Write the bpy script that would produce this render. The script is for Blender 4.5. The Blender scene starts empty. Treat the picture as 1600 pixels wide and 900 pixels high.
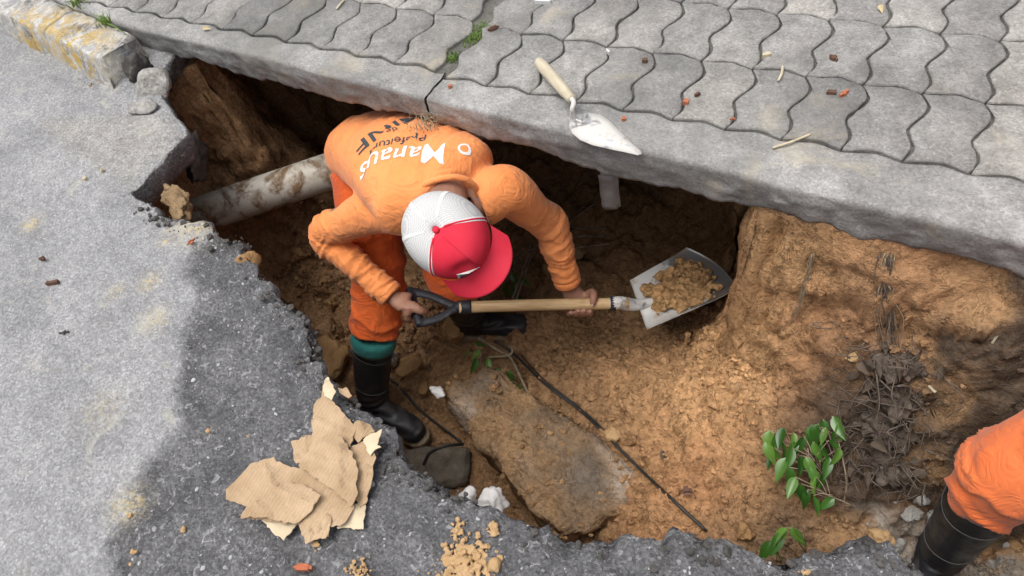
import bpy, bmesh, math, random
import numpy as np
from mathutils import Vector, Matrix, geometry

random.seed(7)
rng = np.random.default_rng(7)
SC = bpy.context.scene
COL = SC.collection

# ------------------------------------------------------------------ camera
FPX = 1226.0                       # focal length in pixels of a 1600 px wide frame
PITCH, ROLL = math.radians(52.9), math.radians(17.8)
_dn = np.array([math.sin(ROLL) * math.cos(PITCH), math.cos(ROLL) * math.cos(PITCH), math.sin(PITCH)])
_vx = np.array([2766.7, 816.5, -FPX])
_vx = _vx / np.linalg.norm(_vx)
_vx = _vx - _dn * (_vx @ _dn)
_vx /= np.linalg.norm(_vx)
RW = np.array([_vx, np.cross(-_dn, _vx), -_dn])      # world = RW @ cam (x right, y down, z forward)
CZ = 1.35                                            # camera height over the road


def U(px, py, z):
    """point of the place seen at a pixel of the photograph, at height z"""
    d = RW @ np.array([(px - 800) / FPX, (py - 450) / FPX, 1.0])
    t = (z - CZ) / d[2]
    return np.array([d[0] * t, d[1] * t, z])


def V(px, py, z):
    return Vector(U(px, py, z))


cam_d = bpy.data.cameras.new('camera')
cam = bpy.data.objects.new('camera', cam_d)
COL.objects.link(cam)
cam_d.sensor_width = 36.0
cam_d.lens = 36.0 * FPX / 1600.0
cam_d.clip_start = 0.05
cam_d.clip_end = 500
m = Matrix.Identity(4)
right, up, back = RW @ [1, 0, 0], RW @ [0, -1, 0], RW @ [0, 0, -1]
for i in range(3):
    m[i][0], m[i][1], m[i][2] = right[i], up[i], back[i]
m[2][3] = CZ
cam.matrix_world = m
SC.camera = cam

# ------------------------------------------------------------------ daylight, overcast
SUN_EL, SUN_AZ = math.radians(77), math.radians(235)   # azimuth of the sun measured from +x
sun_dir = Vector((math.cos(SUN_EL) * math.cos(SUN_AZ), math.cos(SUN_EL) * math.sin(SUN_AZ), math.sin(SUN_EL)))
world = bpy.data.worlds.new('World')
SC.world = world
world.use_nodes = True
wn = world.node_tree
wn.nodes.clear()
sky = wn.nodes.new('ShaderNodeTexSky')
sky.sky_type = 'NISHITA'
sky.sun_disc = False
sky.sun_elevation = SUN_EL
sky.sun_rotation = math.radians(90) - SUN_AZ
sky.air_density = 1.0
sky.dust_density = 6.0
sky.ozone_density = 1.0
hs = wn.nodes.new('ShaderNodeHueSaturation')
hs.inputs['Saturation'].default_value = 0.35          # an overcast, nearly white sky
bgn = wn.nodes.new('ShaderNodeBackground')
bgn.inputs['Strength'].default_value = 0.13
wo = wn.nodes.new('ShaderNodeOutputWorld')
wn.links.new(sky.outputs[0], hs.inputs['Color'])
wn.links.new(hs.outputs[0], bgn.inputs['Color'])
wn.links.new(bgn.outputs[0], wo.inputs['Surface'])
sun_d = bpy.data.lights.new('sun', 'SUN')
sun_d.energy = 1.2
sun_d.angle = math.radians(40)
sun_d.color = (1.0, 0.965, 0.92)
sun = bpy.data.objects.new('sun', sun_d)
COL.objects.link(sun)
sun.rotation_euler = (-sun_dir).to_track_quat('-Z', 'Y').to_euler()
SC.view_settings.view_transform = 'Standard'
SC.view_settings.look = 'None'
SC.view_settings.gamma = 1.0
SC.view_settings.exposure = 0.42
SC.view_settings.use_curve_mapping = False
SC.render.engine = 'CYCLES'
SC.cycles.max_bounces = 3
SC.cycles.diffuse_bounces = 2
SC.cycles.glossy_bounces = 2

# ------------------------------------------------------------------ noise in numpy


def _hash(ix, iy, iz, s):
    h = (ix.astype(np.int64) * 374761393 + iy.astype(np.int64) * 668265263 + iz.astype(np.int64) * 2147483647 + s * 974634777) & 0xFFFFFFFF
    h = ((h ^ (h >> 13)) * 1274126177) & 0xFFFFFFFF
    h = ((h ^ (h >> 16)) * 2246822519) & 0xFFFFFFFF
    h = h ^ (h >> 15)
    return (h & 0xFFFFFF) / float(0xFFFFFF)


def vnoise(p, s=0):
    p = np.asarray(p, float)
    i = np.floor(p).astype(np.int64)
    f = p - i
    f = f * f * (3 - 2 * f)
    r = 0
    for dx in (0, 1):
        for dy in (0, 1):
            for dz in (0, 1):
                w = (f[:, 0] if dx else 1 - f[:, 0]) * (f[:, 1] if dy else 1 - f[:, 1]) * (f[:, 2] if dz else 1 - f[:, 2])
                r = r + w * _hash(i[:, 0] + dx, i[:, 1] + dy, i[:, 2] + dz, s)
    return r * 2 - 1


def fbm(p, o=4, s=0, g=0.5):
    p = np.asarray(p, float)
    r, a = 0, 1.0
    for k in range(o):
        r = r + a * vnoise(p * 2 ** k + 17.3 * k, s + k)
        a *= g
    return r


def worley(p, s=0):
    p = np.asarray(p, float)
    i = np.floor(p).astype(np.int64)
    d = np.full(len(p), 9.0)
    for dx in (-1, 0, 1):
        for dy in (-1, 0, 1):
            for dz in (-1, 0, 1):
                c = i + [dx, dy, dz]
                q = c + np.c_[_hash(c[:, 0], c[:, 1], c[:, 2], s), _hash(c[:, 0], c[:, 1], c[:, 2], s + 1), _hash(c[:, 0], c[:, 1], c[:, 2], s + 2)]
                d = np.minimum(d, ((p - q) ** 2).sum(1))
    return np.sqrt(d)


def sstep(a, b, x):
    t = np.clip((x - a) / (b - a), 0, 1)
    return t * t * (3 - 2 * t)


# ------------------------------------------------------------------ objects
def link(o, parent=None):
    COL.objects.link(o)
    if parent is not None:
        o.parent = parent
    return o


def tag(o, label=None, cat=None, group=None, kind=None):
    if label:
        o['label'] = label
    if cat:
        o['category'] = cat
    if group:
        o['group'] = group
    if kind:
        o['kind'] = kind
    return o


def empty(name, loc=(0, 0, 0), parent=None):
    o = bpy.data.objects.new(name, None)
    o.location = loc
    o.empty_display_size = 0.1
    return link(o, parent)


def mesh(name, verts, faces, mat=None, parent=None, smooth=True, tone=None):
    """one mesh object with world coordinates; its origin is moved to its own middle"""
    verts = np.asarray(verts, float)
    me = bpy.data.meshes.new(name)
    c = (verts.min(0) + verts.max(0)) / 2
    if parent is not None:
        base = np.array(parent.matrix_world.translation) if parent.parent is None else np.array(world_loc(parent))
    else:
        base = np.zeros(3)
    me.from_pydata((verts - c).tolist(), [], [tuple(int(q) for q in f) for f in faces])
    if smooth:
        me.polygons.foreach_set('use_smooth', [True] * len(me.polygons))
    if tone is not None:
        at = me.color_attributes.new('tone', 'FLOAT_COLOR', 'POINT')
        tone = np.asarray(tone, float)
        if tone.ndim == 1:
            tone = np.tile(tone, (len(verts), 1))
        t4 = np.ones((len(verts), 4))
        t4[:, :tone.shape[1]] = tone
        at.data.foreach_set('color', t4.ravel())
    if mat:
        me.materials.append(mat)
    o = bpy.data.objects.new(name, me)
    link(o, parent)
    o.location = Vector(c - base)
    return o


def world_loc(o):
    l = Vector((0, 0, 0))
    while o is not None:
        l = l + o.location
        o = o.parent
    return l


def thing(name, label, cat, loc, group=None):
    o = empty(name, loc)
    o.matrix_world = Matrix.Translation(Vector(loc))
    return tag(o, label, cat, group)


def grid_faces(nr, nc, wrap=False):
    r, c = np.meshgrid(np.arange(nr - 1), np.arange(nc if wrap else nc - 1), indexing='ij')
    a = r * nc + c
    b = r * nc + (c + 1) % nc
    return np.stack([a, b, b + nc, a + nc], -1).reshape(-1, 4)


class MB:
    """collects shapes; build() makes one mesh of them"""

    def __init__(self):
        self.v, self.f, self.n, self.t = [], [], 0, []

    def add(self, v, f, tone=None):
        v = np.asarray(v, float)
        self.v.append(v)
        self.f += [tuple(int(q) + self.n for q in x) for x in f]
        self.n += len(v)
        if tone is not None:
            self.t.append(np.tile(np.asarray(tone, float), (len(v), 1)) if np.ndim(tone) == 1 else tone)

    def loft(self, rings, cap=True):
        k = len(rings[0])
        v = np.concatenate(rings)
        f = grid_faces(len(rings), k, True).tolist()
        if cap:
            f.append(tuple(range(k))[::-1])
            f.append(tuple(range((len(rings) - 1) * k, len(rings) * k)))
        self.add(v, f)

    def tube(self, pts, rad, k=10, flat=1.0, up=None, cap=True):
        self.loft(tube_rings(pts, rad, k, flat, up), cap)

    def build(self, name, mat=None, parent=None, smooth=True):
        return mesh(name, np.concatenate(self.v), self.f, mat, parent, smooth, np.concatenate(self.t) if self.t else None)


def tube_rings(pts, rad, k=10, flat=1.0, up=None):
    pts = np.asarray([np.array(p, float) for p in pts])
    n = len(pts)
    rad = np.full(n, rad) if np.ndim(rad) == 0 else np.asarray(rad, float)
    t = np.gradient(pts, axis=0)
    t /= np.linalg.norm(t, axis=1)[:, None] + 1e-12
    u = np.array(up if up is not None else ([0, 0, 1] if abs(t[0][2]) < .9 else [1, 0, 0]), float)
    out = []
    a = np.linspace(0, 2 * np.pi, k, endpoint=False)
    for i in range(n):
        if up is not None:
            u = np.array(up, float)
        u = u - t[i] * (u @ t[i])
        u /= np.linalg.norm(u) + 1e-12
        w = np.cross(t[i], u)
        fl = flat if np.ndim(flat) == 0 else flat[i]
        out.append(pts[i] + rad[i] * (np.cos(a)[:, None] * w + fl * np.sin(a)[:, None] * u))
    return out


def spline(pts, n):
    """Catmull-Rom through the points (any dimension)"""
    p = np.asarray([np.array(q, float) for q in pts])
    p = np.vstack([2 * p[0] - p[1], p, 2 * p[-1] - p[-2]])
    m_ = len(p) - 3
    out = []
    for s in np.linspace(0, m_ - 1e-9, n):
        i = int(s)
        t = s - i
        a, b, c, d = p[i:i + 4]
        out.append(.5 * (2 * b + (c - a) * t + (2 * a - 5 * b + 4 * c - d) * t * t + (3 * b - a - 3 * c + d) * t ** 3))
    return np.array(out)


def ico(sub):
    bm = bmesh.new()
    bmesh.ops.create_icosphere(bm, subdivisions=sub, radius=1.0)
    v = np.array([x.co[:] for x in bm.verts])
    f = [[q.index for q in x.verts] for x in bm.faces]
    bm.free()
    return v, f


ICO = {k: ico(k) for k in (1, 2, 3, 4)}


def rock_geo(c, size, seed=0, sub=3, rough=.25, cut=5, rot=None):
    """a broken lump: a ball cut by planes, then roughened"""
    r = np.random.default_rng(seed)
    v, f = ICO[sub]
    v = v.copy()
    for k in range(cut):
        n_ = r.normal(size=3)
        n_ /= np.linalg.norm(n_)
        d = r.uniform(.45, .8)
        s = v @ n_ - d
        v -= np.where(s > 0, s * .9, 0)[:, None] * n_
    nn = v / (np.linalg.norm(v, axis=1)[:, None] + 1e-9)
    v = v + nn * (rough * .5 * fbm(v * 2.2 + seed * 3.1, 3, seed))[:, None]
    if sub >= 4:
        v = v + nn * (.10 * rough * fbm(v * 9, 3, seed + 5, .6) + .22 * rough * (.5 - np.clip(worley(v * 4, seed + 2), 0, 1)))[:, None]
    v = v * np.array(size)
    if rot is None:
        rot = r.uniform(0, 6.28)
    ca, sa = math.cos(rot), math.sin(rot)
    v = v @ np.array([[ca, sa, 0], [-sa, ca, 0], [0, 0, 1]])
    return v + np.array(c), f


def remesh(mb, voxel, smooth=4, fac=.5):
    """union of overlapping shapes as one skin; returns vertices, faces and normals"""
    me = bpy.data.meshes.new('tmp')
    me.from_pydata(np.concatenate(mb.v).tolist(), [], mb.f)
    bm = bmesh.new()
    bm.from_mesh(me)
    bmesh.ops.recalc_face_normals(bm, faces=bm.faces)
    bm.to_mesh(me)
    bm.free()
    o = bpy.data.objects.new('tmp', me)
    COL.objects.link(o)
    r = o.modifiers.new('r', 'REMESH')
    r.mode = 'VOXEL'
    r.voxel_size = voxel
    s = o.modifiers.new('s', 'SMOOTH')
    s.factor = fac
    s.iterations = smooth
    dg = bpy.context.evaluated_depsgraph_get()
    ev = o.evaluated_get(dg)
    m2 = ev.to_mesh()
    v = np.empty(len(m2.vertices) * 3)
    m2.vertices.foreach_get('co', v)
    nrm = np.empty(len(m2.vertices) * 3)
    m2.vertices.foreach_get('normal', nrm)
    f = [tuple(p.vertices) for p in m2.polygons]
    ev.to_mesh_clear()
    bpy.data.objects.remove(o)
    bpy.data.meshes.remove(me)
    return v.reshape(-1, 3), f, nrm.reshape(-1, 3)


# ------------------------------------------------------------------ materials
class NT:
    def __init__(self, name, rough=.8, spec=.3):
        self.m = bpy.data.materials.new(name)
        self.m.use_nodes = True
        self.t = self.m.node_tree
        self.b = self.t.nodes['Principled BSDF']
        self.b.inputs['Roughness'].default_value = rough
        self.b.inputs['Specular IOR Level'].default_value = spec
        self.pos = self.n('ShaderNodeNewGeometry').outputs['Position']
        self.h = None

    def n(self, t, **kw):
        x = self.t.nodes.new(t)
        for k, v in kw.items():
            setattr(x, k, v)
        return x

    def set(self, sock, v):
        if isinstance(v, bpy.types.NodeSocket):
            self.t.links.new(v, sock)
        elif isinstance(v, (tuple, list)) and len(v) == 3 and sock.type == 'RGBA':
            sock.default_value = (*v, 1)
        else:
            sock.default_value = v

    def noise(self, scale, detail=4, rough=.55, vec=None, dist=0.0):
        x = self.n('ShaderNodeTexNoise')
        self.set(x.inputs['Vector'], vec if vec is not None else self.pos)
        x.inputs['Scale'].default_value = scale
        x.inputs['Detail'].default_value = detail
        x.inputs['Roughness'].default_value = rough
        x.inputs['Distortion'].default_value = dist
        return x.outputs['Fac']

    def voro(self, scale, feature='F1', out='Distance', vec=None):
        x = self.n('ShaderNodeTexVoronoi', feature=feature)
        self.set(x.inputs['Vector'], vec if vec is not None else self.pos)
        x.inputs['Scale'].default_value = scale
        return x.outputs[out]

    def ramp(self, fac, stops):
        x = self.n('ShaderNodeValToRGB')
        e = x.color_ramp.elements
        while len(e) > 1:
            e.remove(e[-1])
        for i, (p, c) in enumerate(stops):
            q = e[0] if i == 0 else e.new(p)
            q.position = p
            if not isinstance(c, (tuple, list)):
                c = (c, c, c)
            q.color = (*c, 1)
        self.set(x.inputs[0], fac)
        return x.outputs[0]

    def mix(self, fac, a, b, mode='MIX'):
        x = self.n('ShaderNodeMix', data_type='RGBA', blend_type=mode)
        self.set(x.inputs[0], fac)
        self.set(x.inputs[6], a)
        self.set(x.inputs[7], b)
        return x.outputs[2]

    def math(self, op, a, b=0.0):
        x = self.n('ShaderNodeMath', operation=op)
        self.set(x.inputs[0], a)
        self.set(x.inputs[1], b)
        return x.outputs[0]

    def attr(self, name='tone', out='Color'):
        return self.n('ShaderNodeAttribute', attribute_name=name).outputs[out]

    def rand(self):
        return self.n('ShaderNodeObjectInfo').outputs['Random']

    def objpos(self):
        return self.n('ShaderNodeTexCoord').outputs['Object']

    def color(self, c):
        self.set(self.b.inputs['Base Color'], c)
        return self

    def rough(self, r):
        self.set(self.b.inputs['Roughness'], r)
        return self

    def bump(self, h, strength=.4, dist=.004):
        x = self.n('ShaderNodeBump')
        x.inputs['Strength'].default_value = strength
        x.inputs['Distance'].default_value = dist
        self.set(x.inputs['Height'], h)
        if self.h is not None:
            self.t.links.new(self.h, x.inputs['Normal'])
        self.h = x.outputs[0]
        self.t.links.new(self.h, self.b.inputs['Normal'])
        return self


def mat_concrete(name, lo, hi, paver=False, stain=True):
    t = NT(name, .9, .2)
    a = t.noise(6, 5, .6)
    c = t.ramp(a, [(.3, lo), (.7, hi)])
    sv_ = t.n('ShaderNodeSeparateColor')
    t.set(sv_.inputs[0], t.voro(230, out='Color'))
    c = t.mix(.5, c, t.ramp(sv_.outputs[0], [(0, .55), (.5, 1.0), (.9, 1.2), (1, 1.6)]), 'MULTIPLY')
    g2 = t.noise(22, 4, .7)
    c = t.mix(.6, c, t.ramp(g2, [(.30, .6), (.5, 1.0), (.70, 1.3)]), 'MULTIPLY')
    if stain:
        s = t.noise(5.2, 4, .6, dist=.6)
        c = t.mix(t.ramp(s, [(.60, 0.0), (.72, .55)]), c, (.52, .46, .34))
        s2 = t.noise(2.6, 5, .65)
        c = t.mix(t.ramp(s2, [(.47, 0.0), (.68, .6)]), c, (.16, .158, .15))
    if paver:
        r = t.rand()
        c = t.mix(1.0, c, t.ramp(r, [(0, (.74, .74, .75)), (.3, (.97, .96, .94)), (.6, (.90, .90, .90)), (1, (1.18, 1.15, 1.10))]), 'MULTIPLY')
    t.color(c)
    t.bump(t.noise(90, 4, .75), .7, .004)
    return t.m


M = {}
M['paver'] = mat_concrete('paver_concrete', (.215, .212, .205), (.375, .368, .355), True)
M['slab'] = mat_concrete('slab_concrete', (.22, .217, .21), (.38, .373, .36))
M['joint'] = mat_concrete('joint_sand', (.08, .078, .072), (.17, .162, .145), stain=False)

t = NT('asphalt', .9, .25)      # tone.r: how far the dark binder shows, tone.g: cement skin, tone.b: sand dust
sep = t.n('ShaderNodeSeparateColor')
t.set(sep.inputs[0], t.attr())
ed = t.math('ADD', sep.outputs[0], t.math('MULTIPLY', t.math('SUBTRACT', t.noise(28, 5, .65), .5), .55))
dark = t.ramp(ed, [(.34, 0.0), (.66, 1.0)])
lt = t.ramp(t.noise(5, 5, .6), [(.3, (.25, .253, .26)), (.7, (.39, .39, .395))])
dk = t.ramp(t.noise(9, 5, .6), [(.3, (.085, .085, .089)), (.75, (.19, .19, .195))])
c = t.mix(dark, lt, dk)
c = t.mix(t.math('MULTIPLY', sep.outputs[1], 1.0), c, t.ramp(t.noise(14, 5, .6), [(.3, (.30, .29, .27)), (.7, (.42, .405, .38))]))
sv_ = t.n('ShaderNodeSeparateColor')
t.set(sv_.inputs[0], t.voro(230, out='Color'))
c = t.mix(t.math('ADD', t.math('MULTIPLY', dark, .25), .55), c, t.ramp(sv_.outputs[0], [(0, .55), (.5, .95), (.85, 1.25), (1, 1.7)]), 'MULTIPLY')
c = t.mix(.35, c, t.ramp(t.noise(38, 3, .75), [(.3, .6), (.5, 1.0), (.70, 1.35)]), 'MULTIPLY')
chips = t.ramp(t.noise(52, 3, .6, dist=1.0), [(.61, 0.0), (.66, .6)])
c = t.mix(chips, c, (.40, .40, .41))
dust = t.math('MULTIPLY', sep.outputs[2], t.ramp(t.noise(90, 4, .7), [(.42, 0.0), (.6, 1.0)]))
c = t.mix(dust, c, (.62, .50, .25))
pal = t.math('MULTIPLY', t.ramp(t.noise(11, 5, .6, dist=.8), [(.60, 0.0), (.70, .5)]), t.math('SUBTRACT', 1.0, dark))
c = t.mix(pal, c, (.52, .50, .43))
t.color(c)
t.bump(t.noise(90, 3, .8), 1.0, .010)
t.bump(sv_.outputs[1], .2, .003)
M['asphalt'] = t.m

t = NT('soil', .95, .1)          # tone: colour of the earth, with painted shade deep down and at the left
c = t.attr()
c = t.mix(.75, c, t.ramp(t.noise(7, 4, .65), [(.25, .62), (.5, 1.0), (.78, 1.32)]), 'MULTIPLY')
c = t.mix(.6, c, t.ramp(t.noise(70, 3, .7), [(.28, .55), (.5, 1.0), (.75, 1.4)]), 'MULTIPLY')
ck_ = t.math('ABSOLUTE', t.math('SUBTRACT', t.noise(13, 5, .65, dist=.8), .5))
c = t.mix(t.ramp(ck_, [(.004, .6), (.022, 0.0)]), c, (.10, .055, .028))
svs = t.n('ShaderNodeSeparateColor')
t.set(svs.inputs[0], t.voro(120, out='Color'))
c = t.mix(.32, c, t.ramp(svs.outputs[0], [(0, .6), (.5, 1.0), (1, 1.4)]), 'MULTIPLY')
sp = t.noise(4.3, 4, .6, dist=1.0)
c = t.mix(t.ramp(sp, [(.66, 0.0), (.76, .65)]), c, (.13, .045, .035))
sp = t.noise(6.1, 5, .6)
c = t.mix(t.ramp(sp, [(.66, 0.0), (.78, .5)]), c, (.30, .26, .22))
t.color(c)
t.bump(t.noise(50, 4, .75), .85, .012)
M['soil'] = t.m


def mat_simple(name, c0, c1, scale=12, rough=.8, spec=.3, bump=.3, bscale=120, bdist=.002, obj=True, metal=0.0):
    t = NT(name, rough, spec)
    vec = t.objpos() if obj else t.pos
    c = t.ramp(t.noise(scale, 5, .6, vec), [(.3, c0), (.7, c1)])
    t.color(c)
    if bump:
        t.bump(t.noise(bscale, 4, .65, vec), bump, bdist)
    t.b.inputs['Metallic'].default_value = metal
    return t


M['rubble'] = mat_simple('rubble_concrete', (.20, .185, .165), (.56, .55, .52), 38, .9, .2, 1.0, 80, .010).m
M['rock'] = mat_simple('clay_lump', (.26, .15, .07), (.42, .26, .12), 16, .95, .1, .9, 70, .008).m
M['clay2'] = mat_simple('sandy_road_base', (.17, .115, .065), (.36, .25, .14), 45, .95, .1, 1.0, 90, .008).m
M['dirtyslab'] = mat_simple('dirty_concrete', (.10, .08, .06), (.20, .175, .14), 30, .9, .2, .8, 90, .006).m
M['sandlump'] = mat_simple('ochre_soil_lump', (.42, .27, .13), (.56, .38, .21), 30, .95, .1, .9, 120, .005).m
M['darkrock'] = mat_simple('tar_lump', (.05, .048, .046), (.13, .12, .11), 24, .9, .2, .9, 90, .006).m
M['white_lump'] = mat_simple('plaster', (.45, .44, .42), (.66, .65, .63), 20, .85, .2, .6, 90, .004).m
M['brick'] = mat_simple('brick_clay', (.36, .10, .05), (.52, .20, .11), 60, .9, .2, .5, 300, .002).m
M['brickdark'] = mat_simple('brown_shard', (.09, .05, .035), (.19, .11, .08), 60, .9, .2, .5, 300, .002).m
M['dryleaf'] = mat_simple('dry_leaf', (.42, .33, .17), (.62, .53, .33), 40, .8, .2, .3).m
M['deadleaf'] = mat_simple('dead_leaf', (.045, .034, .025), (.15, .115, .085), 25, .85, .2, .4).m
M['twig'] = mat_simple('twig_bark', (.20, .15, .10), (.42, .34, .24), 40, .9, .2, .5).m
M['straw'] = mat_simple('pale_stick', (.45, .38, .26), (.62, .56, .42), 40, .9, .2, .4).m
M['root'] = mat_simple('root_bark', (.055, .042, .034), (.20, .16, .13), 30, .9, .15, .6).m
M['cable'] = mat_simple('black_cable', (.012, .012, .013), (.035, .034, .033), 30, .45, .5, .1).m
M['board'] = mat_simple('grey_board', (.24, .23, .22), (.40, .39, .38), 30, .85, .2, .4, 90, .003).m
M['paper'] = mat_simple('white_paper', (.62, .62, .62), (.74, .74, .73), 20, .8, .3, .2).m
M['bluebit'] = mat_simple('blue_plastic', (.05, .16, .25), (.10, .27, .38), 20, .5, .5, .1).m

t = NT('kerb_paint', .9, .2)
vec = t.pos
c = t.ramp(t.noise(14, 5, .65), [(.3, (.25, .25, .25)), (.7, (.45, .45, .44))])
c = t.mix(.5, c, t.ramp(t.noise(300, 3, .7), [(.3, .4), (.5, 1.0), (.72, 1.5)]), 'MULTIPLY')
lime = t.ramp(t.noise(26, 6, .72, dist=.5), [(.46, 0.0), (.58, .85)])
c = t.mix(lime, c, (.60, .59, .56))
ye = t.math('MULTIPLY', t.attr(out='Fac'), t.ramp(t.noise(21, 6, .75), [(.45, 0.0), (.52, .9)]))
c = t.mix(ye, c, t.ramp(t.noise(50, 4, .6), [(.3, (.44, .27, .035)), (.7, (.60, .42, .10))]))
drt = t.ramp(t.noise(13, 5, .75), [(.52, 0.0), (.66, .8)])
c = t.mix(drt, c, (.08, .075, .07))
t.color(c)
t.bump(t.noise(90, 5, .7), .8, .005)
M['kerb'] = t.m

# pvc pipe with earth stuck to it
t = NT('pvc', .45, .4)
c = t.ramp(t.noise(6, 4, .6), [(.3, (.50, .47, .40)), (.7, (.66, .63, .56))])
c = t.mix(t.ramp(t.noise(9, 6, .7, dist=.6), [(.47, 0.0), (.60, 1.0)]), c, (.24, .15, .08))
t.color(c)
t.bump(t.ramp(t.noise(9, 6, .7, dist=.6), [(.53, 0.0), (.62, 1.0)]), .6, .008)
M['pvc'] = t.m


def mat_cloth(name, c0, c1, dirt=(.16, .09, .04), amount=.6, weave=900, sheen=.15):
    t = NT(name, .85, .15)
    c = t.ramp(t.noise(5, 4, .6), [(.3, c0), (.7, c1)])
    d = t.noise(13, 6, .75, dist=.8)
    c = t.mix(t.ramp(d, [(.60, 0.0), (.72, amount)]), c, dirt)
    d2 = t.noise(48, 5, .75, dist=.6)
    c = t.mix(t.ramp(d2, [(.63, 0.0), (.71, amount)]), c, dirt)
    c = t.mix(.5, c, t.ramp(t.noise(4, 4, .7), [(.3, .78), (.6, 1.05)]), 'MULTIPLY')
    t.color(c)
    wr_ = t.math('ABSOLUTE', t.math('SUBTRACT', t.noise(13, 3, .5, dist=2.2), .5))
    t.bump(wr_, .45, .022)
    t.bump(t.noise(weave, 2, .5), .25, .0006)
    t.b.inputs['Sheen Weight'].default_value = sheen
    return t.m


M['shirt'] = mat_cloth('orange_shirt_cloth', (.86, .285, .085), (.92, .345, .125), amount=.5)
M['trousers'] = mat_cloth('red_orange_trouser_cloth', (.66, .105, .022), (.76, .15, .035), amount=.6)
M['trousers2'] = mat_cloth('faded_orange_trouser_cloth', (.76, .165, .045), (.83, .21, .07), amount=.4)
M['liner'] = mat_cloth('teal_lining', (.02, .14, .13), (.035, .20, .18), amount=.5)
t = mat_simple('skin', (.26, .13, .085), (.36, .19, .13), 18, .55, .35, .3, 240, .0012, obj=False)
t.b.inputs['Subsurface Weight'].default_value = .08
t.b.inputs['Subsurface Radius'].default_value = (.01, .004, .002)
M['skin'] = t.m
M['nail'] = mat_simple('nail', (.45, .27, .20), (.52, .33, .26), 18, .35, .5, 0).m
M['hair'] = mat_simple('black_hair', (.008, .007, .006), (.02, .017, .015), 60, .6, .3, .8, 300, .003).m
t = NT('boot_rubber', .38, .5)
c = t.ramp(t.noise(7, 4, .6), [(.3, (.010, .011, .014)), (.7, (.026, .028, .034))])
c = t.mix(t.ramp(t.noise(11, 6, .7, dist=.5), [(.50, 0.0), (.75, .55)]), c, (.13, .10, .07))
t.color(c)
t.rough(t.ramp(t.noise(11, 5, .7), [(.35, .30), (.7, .75)]))
M['boot'] = t.m
M['sole'] = mat_simple('boot_sole', (.20, .15, .09), (.34, .27, .18), 20, .8, .3, .4).m
M['stitch'] = mat_simple('grey_seam', (.06, .06, .065), (.11, .11, .11), 20, .6, .3, 0).m

t = NT('cap_red', .8, .2)
c = t.ramp(t.noise(9, 4, .6), [(.3, (.62, .022, .050)), (.7, (.70, .045, .075))])
c = t.mix(t.ramp(t.noise(40, 5, .7), [(.66, 0.0), (.78, .5)]), c, (.45, .22, .16))
t.color(c)
t.bump(t.noise(700, 2, .5), .2, .0006)
M['cap_red'] = t.m
t = NT('cap_net', .8, .2)
ck = t.n('ShaderNodeTexChecker')
ck.inputs['Scale'].default_value = 420
t.set(ck.inputs['Vector'], t.objpos())
t.color(t.mix(ck.outputs['Fac'], (.44, .44, .44), (.66, .66, .65)))
M['cap_net'] = t.m
M['cap_white'] = mat_simple('cap_white', (.68, .68, .67), (.78, .78, .77), 30, .8, .2, .2, 500, .0006).m
M['badge_dark'] = mat_simple('badge_dark', (.03, .04, .05), (.05, .06, .07), 30, .7, .2, 0).m
t = NT('print_dark', .8, .2)
t.color(t.ramp(t.noise(45, 5, .7), [(.40, (.05, .062, .07)), (.66, (.07, .08, .085)), (.72, (.50, .2, .07))]))
M['print_dark'] = t.m
t = NT('print_white', .8, .2)
t.color(t.ramp(t.noise(38, 5, .7), [(.40, (.78, .77, .75)), (.62, (.74, .72, .70)), (.70, (.62, .3, .13))]))
M['print_white'] = t.m

t = NT('ash_wood', .55, .35)
ob = t.objpos()
mp = t.n('ShaderNodeMapping')
mp.inputs['Scale'].default_value = (4, 60, 60)
t.set(mp.inputs[0], ob)
g = t.noise(3, 5, .6, mp.outputs[0])
c = t.ramp(g, [(.3, (.40, .25, .12)), (.55, (.58, .41, .22)), (.75, (.66, .50, .30))])
t.color(t.mix(t.ramp(t.noise(14, 5, .7, ob), [(.6, 0.0), (.78, .5)]), c, (.30, .19, .10)))
t.bump(g, .2, .001)
M['wood'] = t.m
t = NT('old_wood', .8, .2)
ob = t.objpos()
mp = t.n('ShaderNodeMapping')
mp.inputs['Scale'].default_value = (4, 50, 50)
t.set(mp.inputs[0], ob)
g = t.noise(4, 5, .6, mp.outputs[0])
t.color(t.ramp(g, [(.3, (.44, .38, .27)), (.7, (.62, .56, .43))]))
t.bump(g, .3, .001)
M['oldwood'] = t.m


def mat_metal(name, paint, steel, cover, rust=(.30, .2, .1)):
    t = NT(name, .5, .4)
    ob = t.objpos()
    k = t.ramp(t.noise(13, 6, .7, ob, .6), [(cover - .04, 0.0), (cover + .04, 1.0)])
    c = t.mix(k, paint, steel)
    c = t.mix(t.ramp(t.noise(30, 6, .7, ob), [(.58, 0.0), (.70, .7)]), c, rust)
    t.color(c)
    t.rough(t.ramp(k, [(0, .6), (1, .38)]))
    t.set(t.b.inputs['Metallic'], t.math('MULTIPLY', k, .7))
    t.bump(t.noise(80, 4, .6, ob), .2, .001)
    return t.m


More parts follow.
